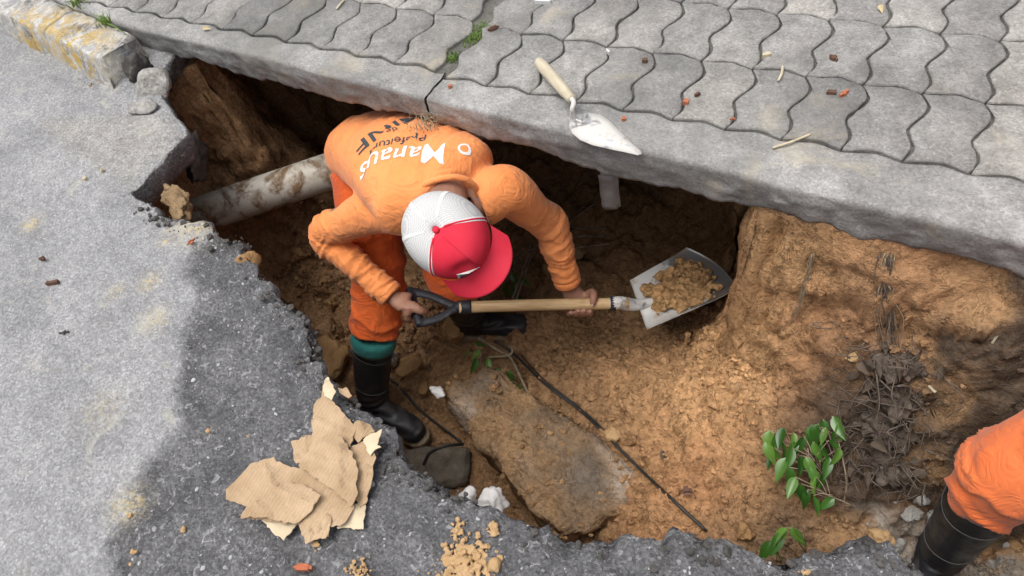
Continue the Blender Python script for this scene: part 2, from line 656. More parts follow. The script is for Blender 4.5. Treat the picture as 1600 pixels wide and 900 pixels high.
M['blade'] = mat_metal('shovel_steel', (.58, .58, .57), (.36, .36, .36), .56, (.36, .24, .13))
t = NT('worn_blade', .5, .4)
kk_ = t.math('ADD', t.attr(out='Fac'), t.math('MULTIPLY', t.math('SUBTRACT', t.noise(16, 5, .7), .5), .9))
kw_ = t.ramp(kk_, [(.55, 0.0), (.66, 1.0)])
c = t.mix(kw_, (.54, .54, .53), (.27, .27, .275))
c = t.mix(t.ramp(t.noise(22, 5, .7), [(.50, 0.0), (.66, .75)]), c, (.36, .25, .14))
t.color(c)
t.rough(t.ramp(kw_, [(0, .6), (1, .36)]))
t.set(t.b.inputs['Metallic'], t.math('MULTIPLY', kw_, .6))
M['blade_worn'] = t.m
M['trowel'] = mat_metal('trowel_steel', (.60, .585, .55), (.40, .40, .41), .58, (.36, .28, .18))
M['grip'] = mat_metal('grip_black_paint', (.016, .018, .024), (.3, .31, .32), .69, (.10, .09, .09))
t = NT('leaf_green', .32, .5)
r = t.rand()
c = t.ramp(r, [(0, (.022, .075, .010)), (.5, (.045, .13, .018)), (1, (.12, .23, .04))])
c = t.mix(.5, c, t.ramp(t.noise(30, 4, .6), [(.3, .7), (.7, 1.25)]), 'MULTIPLY')
t.color(c)
t.b.inputs['Transmission Weight'].default_value = 0.0
M['leaf'] = t.m
M['grass'] = mat_simple('grass_blade', (.10, .20, .03), (.28, .38, .09), 8, .6, .3, 0, obj=False).m
M['drygrass'] = mat_simple('dry_grass', (.34, .30, .20), (.50, .45, .33), 8, .8, .2, 0, obj=False).m
t = NT('cardboard', .9, .15)
ob = t.objpos()
c = t.ramp(t.noise(9, 5, .65), [(.3, (.36, .245, .145)), (.7, (.54, .40, .26))])
wv = t.n('ShaderNodeTexWave')
wv.inputs['Scale'].default_value = 42
wv.inputs['Distortion'].default_value = 1.5
t.set(wv.inputs['Vector'], ob)
c = t.mix(.14, c, t.ramp(wv.outputs[1], [(.2, .7), (.8, 1.15)]), 'MULTIPLY')
c = t.mix(t.ramp(t.noise(60, 5, .7), [(.66, 0.0), (.74, .6)]), c, (.25, .15, .07))
t.color(c)
t.bump(wv.outputs[1], .2, .0025)
t.bump(t.noise(40, 4, .65), .7, .007)
M['card'] = t.m
M['cardpale'] = mat_simple('pale_card', (.52, .42, .28), (.66, .56, .40), 14, .9, .2, .3, 90, .002).m

# ================================================================== THE SETTING
EDGE = lambda x: 1.127 - 0.05 * x          # line of the pavement's broken front edge (plan)


def seg_dist(p, poly, closed=True):
    """signed distance (inside positive) of plan points to a polygon"""
    p = np.asarray(p, float)
    d = np.full(len(p), 1e9)
    ins = np.zeros(len(p), bool)
    n = len(poly)
    for i in range(n if closed else n - 1):
        a, b = np.array(poly[i]), np.array(poly[(i + 1) % n])
        ab = b - a
        t_ = np.clip(((p - a) @ ab) / (ab @ ab + 1e-12), 0, 1)
        q = a + t_[:, None] * ab
        d = np.minimum(d, ((p - q) ** 2).sum(1))
        c_ = (a[1] > p[:, 1]) != (b[1] > p[:, 1])
        with np.errstate(divide='ignore', invalid='ignore'):
            xx = (b[0] - a[0]) * (p[:, 1] - a[1]) / (b[1] - a[1] + 1e-12) + a[0]
        ins ^= c_ & (p[:, 0] < xx)
    d = np.sqrt(d)
    return np.where(ins, d, -d) if closed else d


# broken rim of the carriageway round the hole, as plan points
RIM_PX = [(262, 168), (288, 196), (290, 208), (272, 226), (246, 256), (222, 284), (200, 298), (224, 312), (252, 330), (286, 345), (318, 352), (334, 366), (368, 372), (385, 390),
          (402, 418), (424, 440), (432, 462), (458, 482), (478, 508), (484, 540), (500, 572), (524, 602), (556, 632), (590, 655), (612, 680), (634, 718), (660, 745), (692, 766),
          (724, 782), (762, 788), (790, 806), (835, 824), (880, 838), (930, 843), (975, 838), (1010, 834), (1060, 836), (1098, 848), (1130, 846), (1160, 862), (1205, 868),
          (1255, 866), (1300, 856), (1345, 848), (1378, 858), (1412, 876), (1432, 890), (1440, 905), (1462, 925)]
rim = [(-2.12, 1.34), (-2.10, 1.16), (-2.0, 1.065)] + [tuple(U(x, y, 0)[:2]) for x, y in RIM_PX[1:]] + [(.42, .50), (.62, .46), (.84, .50), (1.02, .66), (1.10, .90), (1.12, 1.25)]
rim = np.array(rim)
# resample with a ragged line
seg = np.r_[0, np.cumsum(np.linalg.norm(np.diff(rim, axis=0), axis=1))]
NS = int(seg[-1] / .008)
s_ = np.linspace(0, seg[-1], NS)
rimf = np.c_[np.interp(s_, seg, rim[:, 0]), np.interp(s_, seg, rim[:, 1])]
k3 = np.c_[s_ * 14, s_ * 0, s_ * 0]
tan = np.gradient(rimf, axis=0)
tan /= np.linalg.norm(tan, axis=1)[:, None]
nor = np.c_[-tan[:, 1], tan[:, 0]]
gut_ = np.interp(s_, [0, seg[3], seg[8], seg[10], 99], [1, .15, .15, 1, 1])
rimf = rimf + nor * (.012 * gut_ * fbm(k3, 4, 5, .65))[:, None]

# ---- outline of the earth walls and shape of the floor
WALL = [(1.35, 1.05), (.6, EDGE(.6) + .015), (.2, EDGE(.2) + .02), (-.1, EDGE(-.1) + .02), (-.25, EDGE(-.25) + .02), (-.285, 1.24), (-.27, 1.45), (-.36, 1.85), (-.8, 2.25), (-1.3, 2.40),
        (-1.8, 2.38), (-2.15, 2.15), (-2.30, 1.80), (-2.28, 1.55), (-2.08, 1.36), (-2.06, 1.27), (-2.26, 1.16), (-2.30, 1.02), (-2.24, .86), (-2.12, .70), (-1.72, .58), (-1.42, .52), (-1.22, .40), (-1.02, .30), (-.84, .23),
        (-.66, .18), (-.45, .19), (-.2, .26), (.1, .38), (.42, .38), (.75, .34), (1.05, .46), (1.25, .7)]
FL = [(620, 670, -1.03), (560, 560, -1.0), (500, 500, -.97), (450, 430, -.93), (420, 385, -.88), (700, 560, -1.02), (780, 520, -1.0), (870, 400, -1.0), (840, 560, -.95), (700, 700, -1.06),
      (760, 760, -1.06), (830, 640, -.96), (900, 580, -.86), (900, 480, -.95), (960, 440, -.92), (1000, 540, -.83), (345, 345, -.60), (400, 345, -.68), (470, 320, -.8), (1000, 640, -.79), (960, 760, -.90), (1000, 760, -.80), (1000, 820, -.80), (1050, 740, -.74),
      (1080, 520, -.75), (1080, 580, -.71), (1100, 650, -.67), (1100, 750, -.73), (1100, 830, -.77), (1185, 520, -.52), (1200, 600, -.53), (1200, 700, -.61), (1200, 800, -.68),
      (1300, 530, -.39), (1300, 620, -.46), (1300, 720, -.54), (1300, 820, -.64), (1400, 560, -.35), (1400, 650, -.43), (1400, 760, -.56), (1420, 840, -.66), (1500, 520, -.25),
      (1500, 620, -.34), (1500, 720, -.48), (1560, 820, -.69), (1600, 480, -.15), (1600, 600, -.28), (1600, 720, -.47), (1480, 900, -.75), (1125, 470, -.76)]
fp = [U(*q) for q in FL] + [np.array(q) for q in [(-1.2, 1.5, -1.0), (-.7, 1.5, -.98), (-1.7, 1.45, -.92), (-1.85, 1.2, -.78), (-1.75, .9, -.80), (-1.9, 1.9, -.98), (-2.1, 1.7, -.95), (-.45, 1.45, -.93), (1.0, .8, -.6), (.34, .8, -.75), (.7, .7, -.7),
                                                  (-1.3, .6, -1.0), (-.8, .4, -1.05), (-.4, .35, -.95), (-1.6, .75, -.85), (-1.2, 2.1, -.95), (-.6, 1.9, -.95), (0, .4, -.75)]]
fp = np.array(fp)


def _tps(r2):
    return r2 * np.log(r2 + 1e-9) * .5


_n = len(fp)
K_ = _tps(((fp[:, None, :2] - fp[None, :, :2]) ** 2).sum(-1)) + np.eye(_n) * .004
P_ = np.c_[np.ones(_n), fp[:, :2]]
A_ = np.block([[K_, P_], [P_.T, np.zeros((3, 3))]])
WT = np.linalg.solve(A_, np.r_[fp[:, 2], 0, 0, 0])


def floor_z(xy):
    xy = np.asarray(xy, float)
    r = np.empty(len(xy))
    for i in range(0, len(xy), 20000):
        q = xy[i:i + 20000]
        r[i:i + 20000] = _tps(((q[:, None] - fp[None, :, :2]) ** 2).sum(-1)) @ WT[:_n] + WT[_n] + q @ WT[_n + 1:]
    return r


def soil_z(xy):
    xy = np.asarray(xy, float)
    p3 = np.c_[xy * 6, np.zeros(len(xy))]
    d = seg_dist(xy, WALL) + .022 * fbm(p3, 4, 11)
    fz = np.clip(floor_z(xy), -1.15, -.12)
    undr = sstep(-.02, .05, xy[:, 1] - (EDGE(xy[:, 0]) - .02))
    top = np.where(xy[:, 1] > EDGE(xy[:, 0]) - .03, -.012, -.105)
    top = np.where((xy[:, 0] < -2.0) & (xy[:, 1] > .95), -.06, top)
    w = np.where(xy[:, 0] > -.42, .055 + .13 * sstep(-.28, -.02, xy[:, 0]), .16)
    w = np.where((xy[:, 0] < -1.55) & (xy[:, 1] > .75), .24, w)
    w = np.where((xy[:, 0] > -.42) & (xy[:, 1] < .9), .14, w)
    k = np.clip(d / w, 0, 1)
    k = (1 - (1 - k) ** 2.6) * .75 + k * .25
    return top + (fz - top) * k


gx = np.arange(-2.75, 1.5, .0085)
gy = np.r_[np.arange(.02, 1.02, .0085), np.arange(1.02, 1.26, .004), np.arange(1.26, 2.7, .014)]
GX, GY = np.meshgrid(gx, gy)
sxy = np.c_[GX.ravel(), GY.ravel()]
sz = soil_z(sxy)
SZ = sz.reshape(GX.shape)


def hz(x, y):
    """height of the earth (coarse)"""
    i = np.clip(np.searchsorted(gy, y) - 1, 0, len(gy) - 2)
    j = np.clip(np.searchsorted(gx, x) - 1, 0, len(gx) - 2)
    return float(SZ[i:i + 2, j:j + 2].mean())


def G(px, py, lift=0.0):
    """point of the earth seen at a pixel"""
    d = RW @ np.array([(px - 800) / FPX, (py - 450) / FPX, 1.0])
    tt = np.linspace(.9, 3.6, 1400)
    for t_ in tt:
        p = np.array([0, 0, CZ]) + d * t_ / 1.0
        if p[2] < .0 and p[2] < hz(p[0], p[1]) + lift:
            return p
    return p


def to_px(p):
    c = RW.T @ (np.asarray(p, float) - [0, 0, CZ]).T
    return np.c_[800 + FPX * c[0] / c[2], 450 + FPX * c[1] / c[2]]


# colour of the earth: ochre clay, browner clay with shade painted in on the floor and left side, black topsoil and grey road base at the right end
def blob(p, c, r):
    return np.exp(-(((p - np.asarray(c)) ** 2).sum(1)) / (r * r))


def soil_tone(p):
    n1 = fbm(p * 3.1, 4, 21)
    n2 = fbm(p * 9.0, 4, 31)
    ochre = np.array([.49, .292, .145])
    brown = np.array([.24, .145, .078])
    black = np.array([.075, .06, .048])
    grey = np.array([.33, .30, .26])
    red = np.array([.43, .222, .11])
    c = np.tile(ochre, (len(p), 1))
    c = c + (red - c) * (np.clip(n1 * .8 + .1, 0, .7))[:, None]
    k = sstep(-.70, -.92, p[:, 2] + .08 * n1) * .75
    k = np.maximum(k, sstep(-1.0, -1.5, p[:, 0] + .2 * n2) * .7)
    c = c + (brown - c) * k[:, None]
    xe = p[:, 0] + .10 * n1 + .05 * n2
    ye = p[:, 1] + .08 * n2
    k = sstep(.18, .30, xe + (ye - .95) * .35) * sstep(.85, .95, ye)
    k = np.maximum(k, 1.2 * blob(p[:, :2] + .05 * np.c_[n1, n2], (.10, .90), .17))
    k = np.maximum(k, .8 * blob(p[:, :2] + .05 * np.c_[n1, n2], (-.02, .66), .13))
    c = c + (black - c) * np.clip(k, 0, .92)[:, None]
    k = sstep(.10, .2, xe) * sstep(.88, .80, ye)
    c = c + (grey - c) * np.clip(k, 0, .85)[:, None]
    return np.clip(c, .02, 1)


# crumbly relief along the surface normal
P3 = np.c_[sxy, sz]
dzy, dzx = np.gradient(SZ, gy, gx)
N3 = np.c_[-dzx.ravel(), -dzy.ravel(), np.ones(len(sz))]
N3 /= np.linalg.norm(N3, axis=1)[:, None]
cut = sstep(.45, .8, 1 - N3[:, 2])                     # spade-cut faces are smoother
w1 = 1 - np.clip(worley(P3 * 9 + .3 * fbm(P3 * 12, 2, 3)[:, None], 2), 0, 1)
w2 = 1 - np.clip(worley(P3 * 24 + .4 * fbm(P3 * 30, 2, 4)[:, None], 7), 0, 1)
w3 = 1 - np.clip(worley(P3 * 58, 12), 0, 1)
patch = sstep(-.35, .45, fbm(P3 * 4, 3, 44))
left_ = sstep(-.55, -.95, P3[:, 0])
dd = .034 * fbm(P3 * 5, 4, 51) + (1 - .8 * cut) * ((.045 + .045 * left_) * (w1 - .5) * (1 - .4 * patch) + (.026 + .012 * left_) * (w2 - .5) + .012 * (w3 - .5) * (.4 + patch)) + .006 * fbm(P3 * 60, 3, 66, .6)
dd += cut * .016 * fbm(P3 * [9, 9, 26], 4, 71, .6)
cr_ = np.abs(fbm(P3 * [7, 7, 15], 4, 74, .6))
dd -= .016 * cut * sstep(.12, .0, cr_)
hol = np.array([U(1193, 516, -.50)[:2], U(1222, 503, -.48)[:2], U(1265, 503, -.45)[:2], U(1309, 521, -.44)[:2]])
dh = seg_dist(P3[:, :2], hol, False) + .004 * fbm(P3 * 40, 2, 8)
dd = np.clip(dd, -.06, .05) - .07 * np.exp(-(np.clip(dh, 0, 9) / .011) ** 2)
dd *= sstep(-.035, -.12, P3[:, 2])
P3d = P3 + N3 * dd[:, None]
SZ = P3d[:, 2].reshape(GX.shape).copy()
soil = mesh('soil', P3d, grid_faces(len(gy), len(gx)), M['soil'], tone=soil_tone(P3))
tag(soil, kind='structure')

# loose crumbs lying all over the earth: nobody could count them
cn = 75000
iv, if_ = ICO[1]
jj = rng.integers(0, len(P3d), cn)
clus = fbm(P3d[jj] * 5, 3, 77)
ok = (P3d[jj, 2] < -.13) & (P3d[jj, 1] < EDGE(P3d[jj, 0]) + .25) & (N3[jj, 2] > .4) & (clus + rng.normal(size=cn) * .35 > .0)
jj = jj[ok]
cs_ = .0022 + .0085 * rng.random(len(jj)) ** 3 + .010 * (rng.random(len(jj)) > .988)
vv = iv[None] * (1 + .9 * (rng.random((len(jj), len(iv), 1)) - .5)) * cs_[:, None, None] * np.stack([np.ones(len(jj)), rng.uniform(.7, 1.1, len(jj)), rng.uniform(.6, .95, len(jj))], -1)[:, None, :]
vv = vv + (P3d[jj] + N3[jj] * cs_[:, None] * .3)[:, None, :]
ff = (np.array(if_)[None] + (np.arange(len(jj)) * len(iv))[:, None, None]).reshape(-1, 3)
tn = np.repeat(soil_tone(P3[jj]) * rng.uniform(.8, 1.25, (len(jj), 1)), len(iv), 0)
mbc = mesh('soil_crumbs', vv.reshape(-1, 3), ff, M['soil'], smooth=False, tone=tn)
tag(mbc, 'loose crumbs of ochre earth strewn over the floor of the hole', 'soil', kind='stuff')

# ---- carriageway: a crust about 9 cm thick, broken away round the hole
ctr = np.array([-.6, .95])
dist_out = np.r_[0, np.cumsum(np.r_[np.full(70, .009), np.geomspace(.010, .06, 40), np.geomspace(.08, 6, 22)])]
ang = np.unwrap(np.arctan2(-nor[:, 1], -nor[:, 0]))
kw = int(.24 / .008)
ker = np.exp(-np.linspace(-2, 2, 2 * kw + 1) ** 2)
ker /= ker.sum()
ang = np.convolve(np.r_[np.full(kw, ang[:20].mean()), ang, np.full(kw, ang[-20:].mean())], ker, 'valid')
ang = np.maximum.accumulate(ang + np.linspace(0, 1e-3, NS))
drc = np.c_[np.cos(ang), np.sin(ang)]
rows = []
# underside, broken face, then the top going outwards
for off, z in ((.45, -.10), (.10, -.098), (.022, -.092), (.008, -.075), (.000, -.055), (-.003, -.036), (-.002, -.020), (.001, -.010)):
    rows.append(np.c_[rimf + drc * off, np.full(NS, z)])
nlow = len(rows)
for d in dist_out:
    rows.append(np.c_[rimf + drc * (d + .004), np.zeros(NS)])
RV = np.concatenate(rows)
rd = np.concatenate([np.full(NS, -1.0)] * nlow + [np.full(NS, d) for d in dist_out])
face = rd < 0
n1 = fbm(RV * 16, 4, 81, .6)
n2 = fbm(RV * 45, 3, 91, .6)
gf_ = np.tile(gut_, nlow)
RV[face, :2] += (np.tile(drc, (nlow, 1)) * ((.012 * n1[face] + .010 * n2[face]) * gf_)[:, None])
RV[face, 2] += .006 * n2[face]
# the dark exposed layer against the pale worn skin
DARK = [(338, 352), (300, 392), (288, 425), (312, 462), (284, 520), (286, 565), (272, 610), (282, 668), (236, 716), (205, 760), (210, 800), (165, 850), (182, 905), (150, 1000),
        (400, 1300), (1700, 1300), (1700, 840), (900, 700), (600, 500)]
dpoly = [tuple(U(x, y, 0)[:2]) for x, y in DARK]
top = ~face
dk_ = seg_dist(RV[:, :2], dpoly)
tone = np.zeros((len(RV), 3))
tone[:, 0] = np.clip(.5 + dk_ / .05 * .5, 0, 1)
tone[face, 0] = 1
edge_fall = np.exp(-np.clip(rd, 0, 9) / .035)
lump = 1 - np.clip(worley(np.c_[RV[:, :2] * 55, np.zeros(len(RV))], 33), 0, 1)
rough_amt = .35 + .65 * tone[:, 0]
near = rd < 1.4
zadd = rough_amt * (.006 * fbm(RV * 30, 3, 101, .65) + .006 * (lump - .5)) + .006 * fbm(RV * 4, 3, 111)
zadd -= edge_fall * (.010 + .010 * n1)
zadd -= .006 * tone[:, 0] * (dk_ > 0)
RV[top & near, 2] += zadd[top & near]
# gutter skin of smooth cement beside the kerb
GUT = [tuple(U(x, y, 0)[:2]) for x, y in [(60, 190), (150, 175), (262, 175), (290, 205), (200, 298), (150, 262), (95, 235)]]
tone[:, 1] = np.clip(.35 + seg_dist(RV[:, :2], GUT) / .06, 0, 1) * .8 * top
for x, y, r, a in [(48, 348, .022, 1), (255, 376, .012, .9), (268, 355, .02, .6), (232, 440, .022, .8), (180, 455, .02, .5), (200, 790, .03, .8), (240, 500, .03, .5), (300, 350, .05, .7), (160, 640, .04, .3)]:
    tone[:, 2] = np.maximum(tone[:, 2], a * blob(RV[:, :2], U(x, y, 0)[:2], r * 1.1) * top * 1.1)
road = mesh('road', RV, grid_faces(len(rows), NS)[:, ::-1], M['asphalt'], tone=np.clip(tone, 0, 1))
tag(road, kind='structure')

# ---- pavement: a concrete edge strip (two lengths, cracked apart) and a bed for the pavers
ROW_Y, LROW = 1.2645, 1.281
PA, PB = .1208, .2045             # paver pitch along and across, right of the crack
LA, LB = .1272, .2080             # left of the crack
RX0, LX0 = -.957, -1.116
ROWW = [(0, 0), (.28, .006), (.56, .0135), (.74, .009), (1, 0)]
COLW = [(0, 0), (.011, .17), (.004, .30), (-.008, .44), (.006, .60), (.020, .76), (.016, .88), (0, 1)]
CRK = [(1.0, -1.105), (1.165, -1.098), (1.254, -1.083), (1.316, -1.088), (1.424, -1.077), (1.584, -1.04), (1.80, -1.02), (2.6, -1.0)]


def crack_x(y):
    return np.interp(y, [q[0] for q in CRK], [q[1] for q in CRK])


def wave(x, left):
    a, x0, y0, sl = (LA, LX0, LROW, -.02) if left else (PA, RX0, ROW_Y, .002)
    k = ((x - x0) / a) % 1.0
    return y0 + sl * (x - x0) + np.interp(k, [q[0] for q in ROWW], [q[1] for q in ROWW])


KERB_A, KERB_D = np.array([-2.20, 1.060]), np.array([-.984, .177])
KERB_N = np.array([.177, .984])


def pav_edge(x):
    kb = KERB_A[1] + .158 - .18 * (x - KERB_A[0])
    return np.where(x < -2.19, np.maximum(EDGE(x), kb), EDGE(x))


PAVE = tag(empty('pavement'), kind='structure')
PAVE.matrix_world = Matrix.Identity(4)
PZ = .09
for left in (True, False):
    xs = np.arange(-6.0, -1.0, .009) if left else np.arange(-1.16, 4.5, .009)
    prof = []
    ed = pav_edge(xs)
    wob = .0025 * fbm(np.c_[xs * 9, xs * 0, xs * 0], 4, 3)
    thick = .098 + .016 * fbm(np.c_[xs * 5, xs * 0, xs * 0 + 4], 4, 8) + .03 * np.exp(-((xs + .42) / .22) ** 2) + .006 * fbm(np.c_[xs * 30, xs * 0, xs * 0], 3, 9)
    wv_ = wave(xs, left) - .004
    wv_ = np.maximum(wv_, ed + .03)
    prof.append((wv_, np.full_like(xs, PZ - .010)))
    prof.append((wv_ - .002, np.full_like(xs, PZ - .002)))
    for k in np.linspace(.06, 1, 10):
        y = wv_ + (ed + .012 - wv_) * k
        prof.append((y, PZ + .0018 * fbm(np.c_[xs * 20, y * 20, xs * 0], 3, 5)))
    prof.append((ed + .004 + wob, np.full_like(xs, PZ - .004)))
    for k in np.linspace(.08, 1, 12):
        z = PZ - .004 - (thick - .004) * k
        y = ed + wob * (1 - k) + .0045 * fbm(np.c_[xs * 30, xs * 0 + k * 3.4, xs * 0], 4, 6, .65) * min(1, k * 3) + .002 + .012 * k * k
        prof.append((y, z))
    prof.append((ed + .07, PZ - thick + .006 * fbm(np.c_[xs * 30, xs * 0, xs * 0], 2, 2)))
    prof.append((ed + 1.5, np.full_like(xs, -.010)))
    vv = np.concatenate([np.c_[xs, y, z] for y, z in prof])
    # the crack: pull both lengths back from its jagged line
    cx = crack_x(vv[:, 1]) + .006 * fbm(np.c_[vv[:, 1] * 40, vv[:, 2] * 40, vv[:, 0] * 0], 3, 15)
    vv[:, 0] = np.minimum(vv[:, 0], cx - .0028) if left else np.maximum(vv[:, 0], cx + .0028)
    nb = len(prof)
    o = mesh('edge_strip', vv, grid_faces(nb, len(xs)), M['slab'], PAVE)
# bed under the pavers
bv, bf = [], []
bx = np.linspace(-6, 4.5, 120)
for i, y in enumerate(np.r_[0.0, .05, np.geomspace(.1, 9, 14)]):
    bv.append(np.c_[bx, pav_edge(bx) + .085 + y, np.full_like(bx, PZ - .0105)])
mesh('sand_bed', np.concatenate(bv), grid_faces(16, len(bx)), M['joint'], PAVE)


def paver_mesh(a, b, name, seed=0):
    bot = [(q[0] * a, q[1]) for q in ROWW]
    rgt = [(a + q[0], q[1] * b) for q in COLW]
    topp = [(q[0] * a, q[1] + b) for q in ROWW][::-1]
    lft = [(q[0], q[1] * b) for q in COLW][::-1]
    pts = np.array(bot[:-1] + rgt[:-1] + topp[:-1] + lft[:-1])
    cl = np.vstack([pts[-1:], pts, pts[:2]])
    sm = []
    for i in range(1, len(pts) + 1):
        p0, p1, p2, p3 = cl[i - 1], cl[i], cl[i + 1], cl[i + 2] if i + 2 < len(cl) else cl[3]
        for t_ in (0, .5):
            sm.append(.5 * (2 * p1 + (p2 - p0) * t_ + (2 * p0 - 5 * p1 + 4 * p2 - p3) * t_ ** 2 + (3 * p1 - p0 - 3 * p2 + p3) * t_ ** 3))
    pts = np.array(sm)
    n = len(pts)
    d1 = np.roll(pts, -1, 0) - pts
    d0 = pts - np.roll(pts, 1, 0)
    nn = np.c_[d1[:, 1] + d0[:, 1], -(d1[:, 0] + d0[:, 0])]
    nn /= np.linalg.norm(nn, axis=1)[:, None]
    c = np.array([a / 2, b / 2])
    jit = np.random.default_rng(int(seed)).normal(size=(n, 1))
    r0 = pts - nn * (.0031 + .0009 * jit) - c
    r1 = pts - nn * (.0050 + .0010 * jit) - c
    v = np.concatenate([np.c_[r0, np.full(n, -.016)], np.c_[r0, np.full(n, -.0028)], np.c_[r1, np.zeros(n)], [[0, 0, .0004]]])
    f = [tuple(x) for x in grid_faces(3, n, True)] + [(2 * n + i, 2 * n + (i + 1) % n, 3 * n) for i in range(n)]
    me = bpy.data.meshes.new(name)
    me.from_pydata(v.tolist(), [], f)
    me.polygons.foreach_set('use_smooth', [p_.index >= 2 * n for p_ in me.polygons])
    me.materials.append(M['paver'])
    return me


for left in (True, False):
    a, b = (LA, LB) if left else (PA, PB)
    mes = [paver_mesh(a, b, 'paver', q) for q in range(6)]
    for j in range(6):
        for i in (range(-16, 0) if left else range(-1, 15)):
            x0 = (LX0 + i * a) if left else (RX0 + i * a)
            y0 = (LROW - .02 * (i * a) if left else ROW_Y + .002 * i * a) + j * b
            cx, cy = x0 + a / 2, y0 + b / 2
            if y0 - .006 < pav_edge(np.array([cx]))[0] + .03:
                continue
            c_ = float(crack_x(cy))
            if left and x0 + a > c_ + .035 or (not left and x0 < c_ - .035):
                continue
            o = bpy.data.objects.new('paver', mes[rng.integers(0, 6)])
            o.location = (cx, cy, PZ + rng.normal() * .0009)
            o.rotation_euler = (rng.normal() * .006, rng.normal() * .006, rng.normal() * .008 - (.02 if left else 0))
            link(o, PAVE)

# ---- kerb stones with worn yellow paint
KERB = tag(empty('kerb'), kind='structure')
KERB.matrix_world = Matrix.Identity(4)
s0 = 0.0
for kk, ln in enumerate((.345, .80, .80, .80, .80)):
    n_s, prof = int(ln / .012), []
    ss = s0 + np.linspace(.004, ln - .004, n_s)
    cs = [(.02, -.12), (-.004, -.03), (.0, .0), (.010, .03), (.018, .06), (.023, .080), (.029, .088), (.05, .0905), (.09, .091), (.12, .091), (.146, .088), (.152, .07), (.152, -.1)]
    rings = []
    for s in ss:
        base = KERB_A + KERB_D * s
        rings.append(np.array([[*(base + KERB_N * q[0]), q[1]] for q in cs]))
    V_ = np.concatenate(rings)
    nz = fbm(V_ * 18, 4, 120 + kk, .6)
    V_[:, :2] += (KERB_N * (.005 * nz)[:, None])
    V_[:, 2] += .004 * fbm(V_ * 25, 3, 130)
    yel = blob(V_[:, :2], KERB_A + KERB_D * .17 + KERB_N * .02, .13) + blob(V_[:, :2], KERB_A + KERB_D * .48, .09) * .9 + .7 * blob(V_[:, :2], KERB_A + KERB_D * .35 + KERB_N * .08, .07) + .35 * (np.sin(V_[:, 0] * 7) > .3) * (V_[:, 0] < -2.9)
    if kk == 0:   # broken end
        e = V_[:, 0] > -2.26
        V_[e, 0] += .02 * fbm(V_[e] * 25, 3, 7)
    f = grid_faces(n_s, len(cs)).tolist() + [tuple(range(len(cs)))[::-1], tuple(range((n_s - 1) * len(cs), n_s * len(cs)))]
    mesh('kerb_stone', V_, f, M['kerb'], KERB, tone=np.repeat(np.clip(yel, 0, 1)[:, None], 3, 1))
    s0 += ln

# ================================================================== PEOPLE
def blendz(P, a, b):
    return P[a] + (P[b] - P[a])


def ell_rings(path, wid, dep, wdir, k=28, power=2.2):
    """body sections: wid/dep half sizes, wdir the direction of the width"""
    path = np.asarray(path, float)
    t_ = np.gradient(path, axis=0)
    t_ /= np.linalg.norm(t_, axis=1)[:, None]
    a = np.linspace(0, 2 * np.pi, k, endpoint=False)
    ca, sa = np.cos(a), np.sin(a)
    ca = np.sign(ca) * np.abs(ca) ** (2 / power)
    sa = np.sign(sa) * np.abs(sa) ** (2 / power)
    out = []
    for i in range(len(path)):
        w = np.asarray(wdir[i] if np.ndim(wdir) == 2 else wdir, float)
        w = w - t_[i] * (w @ t_[i])
        w /= np.linalg.norm(w)
        d = np.cross(t_[i], w)
        out.append(path[i] + ca[:, None] * w * wid[i] + sa[:, None] * d * dep[i])
    return out


def bone_coords(v, pts):
    """nearest place on a polyline: running length, and distance"""
    best = np.full(len(v), 1e9)
    run = np.zeros(len(v))
    acc = 0.0
    for a, b in zip(pts[:-1], pts[1:]):
        a, b = np.asarray(a, float), np.asarray(b, float)
        ab = b - a
        L = np.linalg.norm(ab)
        t_ = np.clip(((v - a) @ ab) / (L * L), 0, 1)
        d = np.linalg.norm(v - (a + t_[:, None] * ab), axis=1)
        m_ = d < best
        best[m_] = d[m_]
        run[m_] = acc + t_[m_] * L
        acc += L
    return run, best


def sleeve_folds(v, n, pts, amp, freq, seed, lo=0.0, hi=9.0, reach=.13):
    """creases that run round a limb"""
    run, d = bone_coords(v, pts)
    wob = fbm(v * 7, 3, seed)
    wave_ = fbm(np.c_[run * freq + .9 * wob, wob * .7, np.full(len(v), seed * 3.7)], 2, seed + 1)
    ridge = (1 - np.clip(np.abs(wave_) * 2.2, 0, 1)) ** 1.5 * 1.3 - .4
    k = sstep(lo, lo + .05, run) * (1 - sstep(hi - .03, hi, run)) * (1 - sstep(reach * .75, reach, d))
    return v + n * (amp * k * ridge)[:, None]


